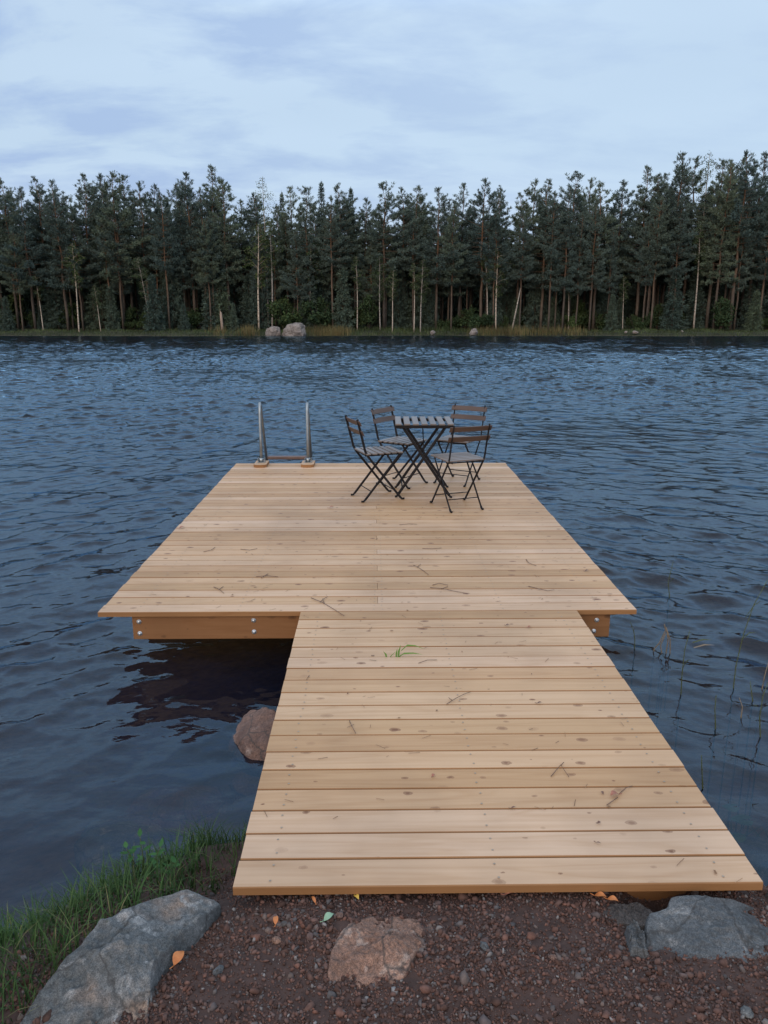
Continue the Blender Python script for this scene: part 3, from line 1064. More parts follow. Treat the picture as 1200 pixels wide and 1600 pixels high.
tag(link('gravel', build_gravel()), 'loose reddish brown gravel at the shore end of the walkway', 'gravel', kind='stuff')


# ------------------------------------------------------------------ grass blades
def blades(x, y, z, ln, wd, lean, rg, seg=3):
    """curved tapering blades -> (n*seg) quads"""
    n_ = len(x)
    az = rg.uniform(0, 2 * math.pi, n_)
    dirx, diry = np.cos(az), np.sin(az)
    sx, sy = -diry, dirx
    Q = []
    for k in range(seg + 1):
        u = k / seg
        out = lean * ln * u ** 2
        hh = ln * (u - 0.35 * lean * u ** 2)
        ww = wd * (1 - u) ** 0.7 * 0.5 + 0.0002
        cx_, cy_, cz_ = x + dirx * out, y + diry * out, z + hh
        Q.append((np.stack([cx_ - sx * ww, cy_ - sy * ww, cz_], -1), np.stack([cx_ + sx * ww, cy_ + sy * ww, cz_], -1)))
    V = np.concatenate([np.stack([Q[k][0], Q[k][1], Q[k + 1][1], Q[k + 1][0]], 1) for k in range(seg)], 0)
    # weld each blade: reorder so quads of a blade share vertices
    idx = np.arange(n_)
    verts = np.stack([np.stack(Q[k], 1) for k in range(seg + 1)], 1).reshape(n_, (seg + 1) * 2, 3)
    faces = np.array([[2 * k, 2 * k + 1, 2 * k + 3, 2 * k + 2] for k in range(seg)])
    F = (faces[None] + (idx * (seg + 1) * 2)[:, None, None]).reshape(-1, 4)
    return verts.reshape(-1, 3), F


def vf_mesh(name, V, F, mat, smooth=True):
    me = bpy.data.meshes.new(name)
    me.vertices.add(len(V))
    me.vertices.foreach_set('co', np.ascontiguousarray(V, dtype=np.float32).reshape(-1))
    k = F.shape[1]
    me.loops.add(len(F) * k)
    me.loops.foreach_set('vertex_index', F.reshape(-1).astype(np.int32))
    me.polygons.add(len(F))
    me.polygons.foreach_set('loop_start', np.arange(0, len(F) * k, k, dtype=np.int32))
    me.polygons.foreach_set('loop_total', np.full(len(F), k, dtype=np.int32))
    me.polygons.foreach_set('use_smooth', np.full(len(F), smooth))
    me.update(calc_edges=True)
    me.materials.append(mat)
    return me


rg = np.random.default_rng(21)
n_ = 16000
x = rg.uniform(-2.6, -0.42, n_)
y = rg.uniform(1.0, 2.9, n_)
d = np.interp(x, SHX, SHY) - y
rock_edge = np.interp(y, [1.0, 1.35, 1.63, 1.85, 1.93, 2.0, 2.3, 2.9], [-0.97, -0.93, -0.86, -0.78, -0.69, -0.58, -0.45, -0.45])
keep = (d > -0.10) & (x < rock_edge) & ~((x > -0.62) & (rg.random(n_) < 0.30))
x, y, d = x[keep], y[keep], d[keep]
ln = rg.uniform(0.05, 0.15, len(x)) * np.where(x > -0.6, 0.7, 1.0)
V, F = blades(x, y, ground_h(x, y) - 0.01, ln, rg.uniform(0.003, 0.006, len(x)), rg.uniform(0.2, 0.9, len(x)), rg)
tag(link('grass', vf_mesh('grass', V, F, GRASS_M)), 'dense dark green grass on the bank left of the rock', 'grass', kind='stuff')


# ------------------------------------------------------------------ small plants, leaves, twigs
def leaf_mesh(mb, base, direction, L, W, curl=0.2, mat=0, up=Vector((0, 0, 1)), fold=0.15):
    d = Vector(direction).normalized()
    side = d.cross(up)
    side = side.normalized() if side.length > 1e-4 else Vector((1, 0, 0))
    nrm = side.cross(d)
    vs, fs = [], []
    ns = 7
    for i in range(ns + 1):
        u = i / ns
        wv = W * math.sin(math.pi * min(1, u * 0.97 + 0.02)) ** 0.8 * (1 - 0.35 * u)
        c_ = Vector(base) + d * (L * u) + nrm * (curl * L * math.sin(u * 2.6))
        for s in (-1, 0, 1):
            vs.append(c_ + side * (s * wv / 2) + nrm * (abs(s) * fold * wv + 0.04 * W * math.sin(7 * u + s * 2)))
        if i:
            a0, b0 = (i - 1) * 3, i * 3
            fs += [(a0, a0 + 1, b0 + 1, b0), (a0 + 1, a0 + 2, b0 + 2, b0 + 1)]
    mb.add(vs, fs, mat, True)


def fallen_leaf(px, py, z, L, W, rz, mat, lab, cat='leaf', curl=0.25, group=None):
    q = at_z(px, py, z)
    mb = MB()
    leaf_mesh(mb, (-L / 2, 0, 0.001), (1, 0, 0.0), L, W, curl)
    mb.tube([(-L / 2, 0, 0.002), (-L / 2 - L * 0.35, L * 0.08, 0.004)], 0.0012, 5)
    o = mb.build('fallen_leaf', mat)
    o.location = (q.x, q.y, z + 0.002)
    o.rotation_euler = (0, 0, R(rz))
    tag(o, lab, cat, group)
    return o


fallen_leaf(280, 1500, 0.335, 0.045, 0.035, 70, LEAF_ORANGE, 'orange curled leaf lying on the gravel beside the large grey rock')
fallen_leaf(431, 1440, 0.322, 0.030, 0.018, 95, LEAF_ORANGE, 'small orange leaf standing on edge above the tan pebble in the gravel')
fallen_leaf(514, 1436, 0.322, 0.036, 0.026, 40, LEAF_GREEN, 'pale green leaf on the gravel beside the orange-pink rock')
fallen_leaf(557, 1404, 0.322, 0.026, 0.017, -60, LEAF_YELLOW, 'bright yellow leaf on the gravel just under the end of the deck')
fallen_leaf(938, 1403, 0.322, 0.036, 0.024, -20, LEAF_ORANGE, 'left one of two tawny leaves under the right part of the deck end')
fallen_leaf(957, 1409, 0.322, 0.034, 0.024, -25, LEAF_ORANGE, 'right one of two tawny leaves under the right part of the deck end')
fallen_leaf(795, 1399, 0.322, 0.030, 0.012, 5, LEAF_RUST, 'narrow rust-coloured leaf on the gravel under the middle of the deck end')
fallen_leaf(490, 1408, 0.322, 0.026, 0.012, 120, LEAF_ORANGE, 'small orange leaf on the gravel close to the left end of the deck edge')
fallen_leaf(960, 1244, DECK, 0.036, 0.030, 200, LEAF_RUST, 'crumpled rust-brown leaf on the walkway with a long stalk', curl=0.3)
fallen_leaf(941, 1240, DECK, 0.014, 0.012, 100, LEAF_BROWN, 'tiny round brown leaf next to the crumpled rust-brown leaf')
fallen_leaf(936, 1287, DECK, 0.014, 0.012, 20, LEAF_BROWN, 'small dark curled leaf two boards below the rust-brown leaf on the walkway')
fallen_leaf(935, 1319, DECK, 0.018, 0.006, -30, LEAF_BROWN, 'thin dark leaf scrap on the second board from the walkway end')
fallen_leaf(677, 1213, DECK, 0.018, 0.014, 60, LEAF_RUST, 'small reddish leaf on the middle of the walkway near its shore end')
fallen_leaf(802, 1264, DECK, 0.020, 0.008, 10, LEAF_BROWN, 'dark brown leaf wedged in a board gap of the walkway')
fallen_leaf(843, 1100, DECK, 0.024, 0.012, 0, LEAF_BROWN, 'dark brown leaf on the right half of the walkway beyond the rust-brown one')
fallen_leaf(793, 978, DECK, 0.022, 0.016, 0, LEAF_BROWN, 'dark leaf near where the walkway meets the platform')
fallen_leaf(827, 981, DECK, 0.026, 0.014, 20, LEAF_RUST, 'rusty leaf near where the walkway meets the platform')
fallen_leaf(518, 794, DECK, 0.045, 0.028, 10, LEAF_RUST, 'lone rust-red leaf on the platform to the left of the chairs')
fallen_leaf(284, 826, DECK, 0.05, 0.03, 30, LEAF_RUST, 'rust-red leaf near the left edge of the platform')
fallen_leaf(917, 893, DECK, 0.03, 0.02, 10, LEAF_BROWN, 'brown leaf near the right edge of the platform')
# long stalk of the crumpled leaf belongs to a twig of its own
TW = [('forked bent twig lying on the walkway beside the crumpled leaf', [[(861, 1213), (876, 1196), (889, 1214)], [(876, 1196), (881, 1192)]]),
      ('thin stalk with a green tip touching the crumpled rust-brown leaf', [[(968, 1240), (978, 1232), (988, 1228)], [(948, 1258), (965, 1247)]]),
      ('branched dark twig on the middle of the walkway below the green grass blades', [[(698, 1100), (712, 1092), (728, 1083), (736, 1082)], [(706, 1094), (701, 1091)]]),
      ('short straight twig on the walkway close below the green grass blades', [[(654, 1036), (668, 1032), (683, 1031)]]),
      ('curved twig crossing two boards at the left of the walkway', [[(546, 1126), (550, 1136), (556, 1146)]]),
      ('long forked twig bridging the platform and the walkway', [[(486, 934), (504, 942), (522, 952), (538, 963)], [(500, 941), (506, 936), (512, 932)], [(507, 943), (504, 936)]]),
      ('longest branched twig on the right half of the platform', [[(672, 918), (690, 920), (712, 924), (731, 928)], [(676, 914), (686, 912), (700, 914)], [(690, 920), (700, 917)]]),
      ('crooked dark twig in the middle of the platform above the longest twig', [[(646, 883), (652, 886), (662, 892), (670, 899)], [(652, 886), (657, 882)]]),
      ('thin wavy twig near the right side of the platform', [[(826, 916), (840, 920), (856, 923), (866, 922)]]),
      ('small hooked twig at the right of the platform', [[(822, 874), (826, 880), (838, 884)]]),
      ('small branched twig at the left of the platform near its front boards', [[(334, 917), (342, 921), (350, 927)], [(342, 921), (349, 917)]]),
      ('pair of short twigs crossing on the left half of the platform', [[(400, 901), (416, 900), (434, 901)], [(408, 903), (419, 897)]]),
      ('thin dark twig below the front chair on the platform', [[(624, 820), (640, 819), (652, 819)]]),
      ('pale twig near the left of the platform among the middle boards', [[(318, 862), (330, 860), (336, 855)]]),
      ('short twig in the middle left of the platform', [[(376, 858), (390, 860), (402, 857)]]),
      ('thin twig lying behind the longest twig on the platform', [[(660, 857), (676, 858), (690, 856)]])]
for lab, lines in TW:
    q0 = at_z(*lines[0][0], DECK)
    mb = MB()
    for li, ln_ in enumerate(lines):
        pts = []
        for k, (a, b_) in enumerate(ln_):
            q = at_z(a, b_, DECK + 0.004)
            pts.append((q.x - q0.x, q.y - q0.y, 0.004 + 0.003 * (k % 2)))
        far_ = 1.0 if q0.y < 4 else 1.3
        mb.tube(pts, [0.0017 * far_ * (1 - 0.5 * k / len(pts)) for k in range(len(pts))], 6)
    o = mb.build('twig', TWIG)
    o.location = (q0.x, q0.y, DECK)
    tag(o, lab, 'twig', 'twigs scattered on the jetty')

# fresh blades growing up through a gap of the walkway
q = at_z(622, 1026, DECK)
gp = empty('grass_tuft', (q.x, q.y, DECK - 0.02))
tag(gp, 'fresh green grass blades poking up through a gap in the walkway', 'grass tuft')


def strip(mb, pts, wd, side, mat=0):
    vs, fs = [], []
    side = Vector(side).normalized()
    for k, p_ in enumerate(pts):
        u = k / (len(pts) - 1)
        ww = wd * (0.55 + 0.45 * math.sin(math.pi * u)) * (1 - u ** 3) + 0.0003
        vs += [Vector(p_) - side * ww / 2, Vector(p_) + side * ww / 2]
        if k:
            fs.append((2 * k - 2, 2 * k - 1, 2 * k + 1, 2 * k))
    mb.add(vs, fs, mat, True)


for pts, wd in (([(0, 0, 0), (0.004, 0, 0.05), (0.014, 0, 0.085)], 0.011), ([(-0.01, 0, 0), (-0.008, 0, 0.04), (-0.004, 0, 0.065)], 0.010),
                ([(0.006, 0, 0.0), (0.016, -0.004, 0.055), (0.045, -0.01, 0.086), (0.085, -0.02, 0.088), (0.13, -0.03, 0.074)], 0.009),
                ([(0.004, 0, 0.02), (0.03, -0.01, 0.042), (0.075, -0.02, 0.048), (0.12, -0.03, 0.045)], 0.009),
                ([(-0.055, 0.0, 0), (-0.062, -0.002, 0.035), (-0.075, -0.004, 0.052)], 0.010),
                ([(-0.055, 0, 0.0), (-0.03, 0, 0.03), (-0.01, 0, 0.05)], 0.006)):
    mb = MB()
    strip(mb, pts, wd, (0.25, 0.6, 0.75) if pts[-1][0] > 0.05 else (1, 0.2, 0))
    mb.build('blade', GREEN_BLADE, gp)

# leafy weed on the left bank
wx, wy = -0.80, 2.26
wd_ = empty('weed_plant', (wx, wy, float(ground_h(wx, wy))))
wd_.scale = (0.75, 0.75, 0.62)
tag(wd_, 'leafy green weed rising out of the grass at the water edge', 'plant')
mb = MB()
stems = [[(0, 0, 0), (0.01, 0, 0.12), (0.0, 0.01, 0.25)], [(0.02, 0.01, 0), (0.06, 0.0, 0.10), (0.09, 0.0, 0.19)], [(0, 0, 0), (-0.05, 0.02, 0.1), (-0.07, 0.02, 0.17)],
         [(0.05, 0, 0), (0.12, -0.02, 0.06), (0.16, -0.02, 0.11)]]
lv = MB()
rw = random.Random(3)
for s_ in stems:
    mb.tube(s_, [0.003, 0.0025, 0.0015], 6)
    for k in range(7):
        u = 0.35 + 0.65 * k / 6
        a, b_, c_ = (Vector(p_) for p_ in s_)
        q = a.lerp(b_, min(1, u * 2)) if u < 0.5 else b_.lerp(c_, (u - 0.5) * 2)
        az = k * 2.4 + rw.uniform(-.4, .4)
        leaf_mesh(lv, q, (math.cos(az), math.sin(az), 0.35), rw.uniform(0.035, 0.055), rw.uniform(0.018, 0.028), -0.15)
mb.build('stem', REED_G, wd_)
lv.build('foliage', WEED_L, wd_)

# reeds in the water on the right
REEDS = [
    ('tall thin reed with a dry drooping tip leaning right of the walkway', [(1146, 1075), (1150, 1040), (1162, 990), (1178, 945), (1200, 905)], 0.0, REED_G, [(1165, 965, 1190, 938), (1158, 1000, 1182, 988)]),
    ('slim upright reed standing in the water midway to the right of the walkway', [(1064, 1085), (1066, 1050), (1070, 1015), (1078, 985)], 0.0, REED_G, [(1066, 1045, 1080, 1030)]),
    ('short green reed blade close against the walkway edge', [(1098, 1232), (1097, 1210), (1096, 1180)], 0.0, REED_G, []),
    ('thin reed with a bent tip just past the right corner of the platform', [(991, 1020), (992, 1000), (990, 985), (985, 972)], 0.0, REED_G, []),
    ('thin reed farthest out in the water to the right of the platform', [(1046, 930), (1044, 910), (1048, 893), (1052, 877)], 0.0, REED_G, [(1046, 912, 1055, 904)]),
    ('pale dry reed at the right, close beside the tall leaning one', [(1190, 1080), (1195, 1055), (1202, 1030)], 0.0, REED_B, [(1190, 1075, 1196, 1062)]),
    ('thin green reed at the right edge of the picture, lower than the tall leaning one', [(1188, 1150), (1187, 1120), (1192, 1088), (1200, 1066)], 0.0, REED_G, [(1188, 1118, 1176, 1100)]),
    ('upright green reed stem between the slim midway reed and the tall leaning one', [(1118, 1135), (1117, 1110), (1119, 1086)], 0.0, REED_G, []),
    ('short dry reed stub in front of the tall leaning reed', [(1158, 1120), (1160, 1104), (1155, 1090)], 0.0, REED_B, []),
    ('fine grass-like reed low on the water between the tall reed and the frame edge', [(1176, 1095), (1174, 1080), (1172, 1064)], 0.0, REED_G, []),
]
for lab, line, z0, mat, lvs in REEDS:
    b0 = at_z(*line[0], 0.0)
    root = empty('reed', (b0.x, b0.y, 0))
    mb = MB()
    pts = [(0.0, 0.0, float(ground_h(b0.x, b0.y)))]
    for k, (a, b_) in enumerate(line):
        q = at_depth(a, b_, b0.y + 0.02 * k)
        pts.append((q.x - b0.x, q.y - b0.y, q.z))
    mb.tube(pts, [0.0032] + [0.0032 * (1 - 0.65 * k / len(line)) for k in range(len(line))], 6)
    mb.build('stalk', mat, root)
    for a, b_, c_, d_ in lvs:
        q0, q1 = at_depth(a, b_, b0.y + 0.03), at_depth(c_, d_, b0.y - 0.05)
        mb = MB()
        q0 -= b0
        q1 -= b0
        mid = q0.lerp(q1, 0.5) + Vector((0, 0, 0.02))
        strip(mb, [q0, mid, q1], 0.010, (0.2, 1, 0.3))
        mb.build('leaf', mat, root)
    tag(root, lab, 'reed', 'reeds in the water right of the jetty')
b0 = at_z(1038, 1020, 0)
root = empty('reed', (b0.x, b0.y, 0))
tag(root, 'clump of bent broken dry reeds in the water right of the platform corner', 'reed', 'reeds in the water right of the jetty')
for line in ([(1022, 1014), (1030, 1005), (1040, 985), (1038, 975)], [(1034, 1020), (1032, 1008), (1040, 990)], [(1047, 1020), (1047, 1000), (1042, 984)], [(1041, 1018), (1044, 1000), (1041, 980)]):
    mb = MB()
    pts = []
    for k, (a, b_) in enumerate(line):
        q = at_depth(a, b_, b0.y + 0.01 * k)
        pts.append(q - b0)
    pts.insert(0, Vector((pts[0].x, pts[0].y, -0.4)))
    mb.tube(pts, 0.0032, 6)
    mb.build('stalk', REED_B, root)
for lab, a, b_, c_, d_ in (('floating green reed leaf right of the bent dry clump', 1082, 1004, 1114, 1000), ('floating tan reed leaf right of the bent dry clump', 1084, 1012, 1118, 1008)):
    q0, q1 = at_z(a, b_, 0.03), at_z(c_, d_, 0.045)
    mb = MB()
    strip(mb, [Vector((0, 0, 0)), (q1 - q0) * 0.5 + Vector((0, 0, 0.012)), q1 - q0], 0.013, (0, 1, 0.3))
    o = mb.build('reed_leaf', REED_G if 'green' in lab else REED_B)
    o.location = q0
    tag(o, lab, 'reed leaf')
for i, (px, py, r_, lab) in enumerate([(1160, 1282, 0.045, 'round dark green water leaf close to the walkway edge at the right'), (1142, 1262, 0.035, 'small dark green water leaf beside the larger round one'),
                                       (1150, 1308, 0.04, 'lowest dark green water leaf by the right walkway edge')]):
    q = at_z(px, py, -0.03)
    mb = MB()
    k = 20
    vs = [(0, 0, 0.004)] + [(r_ * math.cos(a) * (1 + .06 * math.sin(3 * a)), r_ * 0.8 * math.sin(a), 0.002 + 0.004 * math.sin(2 * a + i)) for a in [0.25 + j / k * 5.9 for j in range(k + 1)]]
    mb.add(vs, [(0, j + 1, j + 2) for j in range(k)], 0, True)
    mb.tube([(0, 0, 0.002), (0.01, 0.02, -0.2)], 0.002, 5)
    o = mb.build('water_leaf', LEAF_LILY)
    o.location = (q.x, q.y, -0.03)
    tag(o, lab, 'water leaf')


# pine needles and bark crumbs blown over the boards
rg = np.random.default_rng(71)
k = 420
px_ = np.where(rg.random(k) < 0.72, rg.uniform(PX0, PX1, k), rg.uniform(WX0, WX1, k))
py_ = rg.uniform(WY0, PY1, k)
ok = ((py_ > PY0) | ((px_ > WX0) & (px_ < WX1))) & (np.sin(px_ * 3.1 + 1) * np.sin(py_ * 2.3) + rg.normal(0, 0.5, k) > -0.25)
px_, py_ = px_[ok], py_[ok]
az = rg.normal(0.2, 0.9, len(px_))
L_ = rg.uniform(0.012, 0.05, len(px_))
W_ = np.where(rg.random(len(px_)) < 0.25, rg.uniform(0.004, 0.009, len(px_)), rg.uniform(0.0012, 0.0024, len(px_)))
L_ = np.where(W_ > 0.003, L_ * 0.35, L_)
dx_, dy_ = np.cos(az) * L_ / 2, np.sin(az) * L_ / 2
nx_, ny_ = -np.sin(az) * W_ / 2, np.cos(az) * W_ / 2
zz_ = np.full(len(px_), DECK + 0.0035)
V = np.stack([np.stack([px_ - dx_ - nx_, py_ - dy_ - ny_, zz_], -1), np.stack([px_ + dx_ - nx_, py_ + dy_ - ny_, zz_ + 0.001], -1),
              np.stack([px_ + dx_ + nx_, py_ + dy_ + ny_, zz_ + 0.002], -1), np.stack([px_ - dx_ + nx_, py_ - dy_ + ny_, zz_], -1)], 1)
LITTER = island_mat('needle_litter', [(0, (0.11, 0.065, 0.04)), (0.6, (0.20, 0.11, 0.06)), (1, (0.30, 0.17, 0.09))], objrand=False, clump=0.1)
tag(link('needle_litter', quads_mesh('needle_litter', V, LITTER)), 'dry pine needles and bark crumbs strewn over the boards', 'litter', kind='stuff')

# weed growing under the surface to the right of the walkway
rg = np.random.default_rng(73)
k = 2600
x = rg.uniform(1.2, 2.6, k)
y = rg.uniform(2.2, 3.9, k)
dd = np.interp(x, SHX, SHY) - y
ok = (dd < -0.05) & (dd > -1.3) & (np.sin(x * 7) * np.sin(y * 6 + 1) + rg.normal(0, .4, k) > 0)
x, y = x[ok], y[ok]
V, F = blades(x, y, ground_h(x, y), np.minimum(rg.uniform(0.06, 0.25, len(x)), np.maximum(0.03, -ground_h(x, y) * 0.85)), rg.uniform(0.006, 0.014, len(x)), rg.uniform(0.5, 1.2, len(x)), rg)
tag(link('water_weed', vf_mesh('water_weed', V, F, GRASS_M)), 'green weed under the shallow water right of the walkway', 'water weed', kind='stuff')

# loose stones that stand out of the gravel
for i, (px, py, r_, mt, lab) in enumerate([(432, 1466, 0.011, ROCK_ORANGE, 'tan pebble below the small orange leaf in the gravel'), (443, 1441, 0.009, ROCK_DARK, 'dark pebble to the right of the small orange leaf'),
                                           (756, 1481, 0.012, ROCK_SLATE, 'pale blue-grey pebble in the gravel right of the orange-pink rock'), (531, 1427, 0.010, ROCK_RED, 'reddish pebble touching the far side of the orange-pink rock'),
                                           (341, 1514, 0.012, ROCK_SLATE, 'grey pebble at the right foot of the large grey rock'), (1165, 1585, 0.015, ROCK_GREY, 'pale pebble on the gravel near the lower right corner of the picture'),
                                           (865, 1495, 0.010, ROCK_RED, 'pinkish pebble in the gravel left of the slate-grey slab')]):
    q = at_z(px, py, 0.33)
    boulder('pebble', (q.x, q.y, float(ground_h(q.x, q.y)) + r_ * 0.5), (r_ * 1.3, r_, r_ * 0.8), mt, lab, 'pebble', seed=60 + i, rz=i)


# ------------------------------------------------------------------ trees
def needle_quads(C, D, ln, wd, rg):
    """one tapering quad per row: base C, direction D"""
    n_ = len(C)
    r_ = rg.normal(size=(n_, 3))
    s = np.cross(D, r_)
    s /= np.linalg.norm(s, axis=1, keepdims=True) + 1e-9
    ln = ln[:, None]
    wd = wd[:, None]
    a = C
    tip = C + D * ln
    mid = C + D * ln * 0.5
    return np.stack([a, mid + s * wd / 2, tip, mid - s * wd / 2], 1)


def tufts(pts, dirs, per, ln, wd, rg, spread=0.9):
    P_ = np.repeat(np.array(pts), per, 0)
    D_ = np.repeat(np.array(dirs), per, 0)
    D_ = D_ + rg.normal(0, spread, D_.shape)
    D_ /= np.linalg.norm(D_, axis=1, keepdims=True) + 1e-9
    P_ = P_ + rg.normal(0, 0.06, P_.shape)
    k = len(P_)
    return needle_quads(P_, D_, rg.uniform(0.7, 1.3, k) * ln, rg.uniform(0.7, 1.3, k) * wd, rg)


def pine_proto(seed, H=16.0, cb=0.5, width=1.9, lean=0.0, dens=1.4):
    width *= 1.55
    rg = np.random.default_rng(seed)
    r_ = random.Random(seed)
    mb = MB()
    bend = [(r_.uniform(-1, 1) * 0.12, r_.uniform(-1, 1) * 0.12) for _ in range(9)]
    tp, tr_ = [], []
    for k in range(9):
        u = k / 8
        tp.append((bend[k][0] * u * 2 + lean * u * H, bend[k][1] * u * 2, u * H))
        tr_.append(0.155 * (1 - u) ** 0.8 + 0.012)
    mb.tube(tp, tr_, 7)

    def trunk_at(z):
        u = min(0.999, z / H) * 8
        i = int(u)
        return Vector(tp[i]).lerp(Vector(tp[i + 1]), u - i)
    pts, dirs = [], []
    z = H * cb
    side_bias = r_.uniform(0, 6.28)
    while z < H - 0.15:
        u = (z - H * cb) / (H * (1 - cb))
        prof = (min(1, 0.50 + u * 2.0)) * (1 - u) ** 0.85 + 0.05
        nb = r_.choice((3, 4, 5)) if u < 0.85 else 3
        az0 = r_.uniform(0, 6.28)
        tier = r_.uniform(0.65, 1.2)
        for j in range(nb):
            if r_.random() < 0.12:
                continue
            az = az0 + j * 6.28 / nb + r_.uniform(-.5, .5)
            L = width * prof * tier * r_.uniform(0.5, 1.3) * (1 + 0.30 * math.cos(az - side_bias)) + 0.12
            el = -0.12 + 0.95 * u * u + r_.uniform(-0.15, 0.25)
            d0 = Vector((math.cos(az) * math.cos(el), math.sin(az) * math.cos(el), math.sin(el)))
            b0 = trunk_at(z)
            b1 = b0 + d0 * L * 0.55
            b2 = b1 + (d0 + Vector((0, 0, 0.35))).normalized() * L * 0.45
            mb.tube([b0, b1, b2], [0.030 * (1 - u * 0.6), 0.018, 0.008], 4, cap=False)
            k = max(2, int(L / 0.21 * dens)) if u < 0.8 else max(1, int(L / 0.30))
            for q in range(k):
                s = 0.38 + 0.64 * (q + r_.random()) / k
                c_ = b0.lerp(b1, s / 0.55) if s < 0.55 else b1.lerp(b2, (s - 0.55) / 0.45)
                lat = Vector((-d0.y, d0.x, 0)) * r_.uniform(-1, 1) * (0.16 + 0.34 * (1.1 - s)) * min(1.2, L)
                c2 = c_ + lat + Vector((0, 0, r_.uniform(-0.04, 0.10)))
                pts.append(c2[:])
                dirs.append((d0 * 0.7 + lat * 0.8 + Vector((0, 0, 0.55)))[:])
        z += r_.uniform(0.26, 0.52)
    for q in range(4):
        pts.append((trunk_at(H - 0.05) + Vector((0, 0, -0.12 * q)))[:])
        dirs.append((0, 0, 1.2))
    # dead stubs below the crown
    z = H * 0.14
    while z < H * cb:
        az = r_.uniform(0, 6.28)
        L = r_.uniform(0.25, 0.9)
        b0 = trunk_at(z)
        mb.tube([b0, b0 + Vector((math.cos(az) * L, math.sin(az) * L, r_.uniform(-.2, .15)))], [0.014, 0.006], 3, cap=False)
        z += r_.uniform(0.25, 0.6)
    V = tufts(pts, dirs, 16, 0.27, 0.055, rg, 0.6)
    return mb.mesh('pine_trunk', PINE_BARK), quads_mesh('pine_crown', V, PINE_N)


def spruce_proto(seed, H=14.0, cb=0.06, width=2.0, dens=1.0):
    rg = np.random.default_rng(seed)
    r_ = random.Random(seed)
    mb = MB()
    mb.tube([(0, 0, 0), (0.02, 0, H * 0.5), (0, 0.02, H)], [0.02 + 0.0095 * H, 0.01 + 0.005 * H, 0.01], 7)
    pts, dirs = [], []
    z = H * cb
    while z < H - 0.1:
        u = z / H
        az0 = r_.uniform(0, 6.28)
        nb = 5 if u < 0.8 else 4
        for j in range(nb):
            az = az0 + j * 6.28 / nb + r_.uniform(-.3, .3)
            L = (width * (1 - u) ** 0.85 * r_.uniform(0.65, 1.15) + 0.10)
            dr = -0.28 + 0.5 * u
            d0 = Vector((math.cos(az), math.sin(az), dr)).normalized()
            b0 = Vector((0, 0, z))
            b1 = b0 + d0 * L
            mb.tube([b0, b1], [0.018 * (1 - u * .6), 0.005], 3, cap=False)
            k = max(2, int(L / 0.20 * dens))
            for q in range(k):
                s = 0.12 + 0.88 * (q + r_.random()) / k
                lat = Vector((-d0.y, d0.x, 0)) * r_.uniform(-1, 1) * (0.12 + 0.3 * (1 - s)) * min(1, L)
                pts.append((b0.lerp(b1, s) + lat)[:])
                dirs.append((d0 * 0.7 + lat + Vector((0, 0, -0.25 if u < 0.7 else 0.2)))[:])
        z += r_.uniform(0.22, 0.36) * (0.7 if H < 6 else 1.0)
    for q in range(3):
        pts.append((0, 0, H - 0.15 * q))
        dirs.append((0, 0, 1.3))
    V = tufts(pts, dirs, 14, 0.26, 0.055, rg, 0.5)
    return mb.mesh('spruce_trunk', SPRUCE_BARK), quads_mesh('spruce_crown', V, SPRUCE_N)


def birch_proto(seed, H=10.0, cb=0.35, width=1.3, lean=0.0, dens=1.0, rad=0.09, per=9):
    rg = np.random.default_rng(seed)
    r_ = random.Random(seed)
    mb = MB()
    tp, tr_ = [], []
    ph = r_.uniform(0, 6)
    for k in range(11):
        u = k / 10
        tp.append((lean * H * (u - 0.35 * u * u) + 0.10 * math.sin(ph + 5 * u) * u, 0.10 * math.cos(ph + 4 * u) * u, u * H))
        tr_.append(rad * (1 - u) ** 0.75 + 0.008)
    mb.tube(tp, tr_, 7)
    pts, dirs = [], []
    for i in range(int(34 * dens)):
        u = cb + (1 - cb) * (i + r_.random()) / (34 * dens)
        k = min(9, int(u * 10))
        b0 = Vector(tp[k]).lerp(Vector(tp[k + 1]), u * 10 - k)
        az = r_.uniform(0, 6.28)
        w_ = (u - cb) / (1 - cb)
        L = width * (0.35 + math.sin(math.pi * min(1, w_ * 0.9 + 0.08)) * 0.85) * r_.uniform(0.5, 1.15) * (1 if w_ < 0.8 else 0.7)
        el = r_.uniform(0.2, 0.9)
        d0 = Vector((math.cos(az) * math.cos(el), math.sin(az) * math.cos(el), math.sin(el)))
        b1 = b0 + d0 * L * 0.7
        b2 = b1 + Vector((d0.x, d0.y, -0.25)) * L * 0.45
        mb.tube([b0, b1, b2], [0.016, 0.010, 0.004], 4, cap=False)
        k = max(2, int(L / 0.18))
        for q in range(k):
            s = 0.3 + 0.7 * (q + r_.random()) / k
            c_ = b0.lerp(b1, s / 0.65) if s < 0.65 else b1.lerp(b2, (s - 0.65) / 0.35)
            pts.append((c_ + Vector((r_.gauss(0, .12), r_.gauss(0, .12), r_.gauss(-0.05, .14))))[:])
            dirs.append((0, 0, -0.3))
    V = tufts(pts, dirs, per, 0.13, 0.09, rg, 1.0)
    V = V + np.repeat(rg.normal(0, 0.09, (len(V), 1, 3)), 4, 1)
    return mb.mesh('birch_trunk', BIRCH_BARK), quads_mesh('birch_crown', V, BIRCH_L)


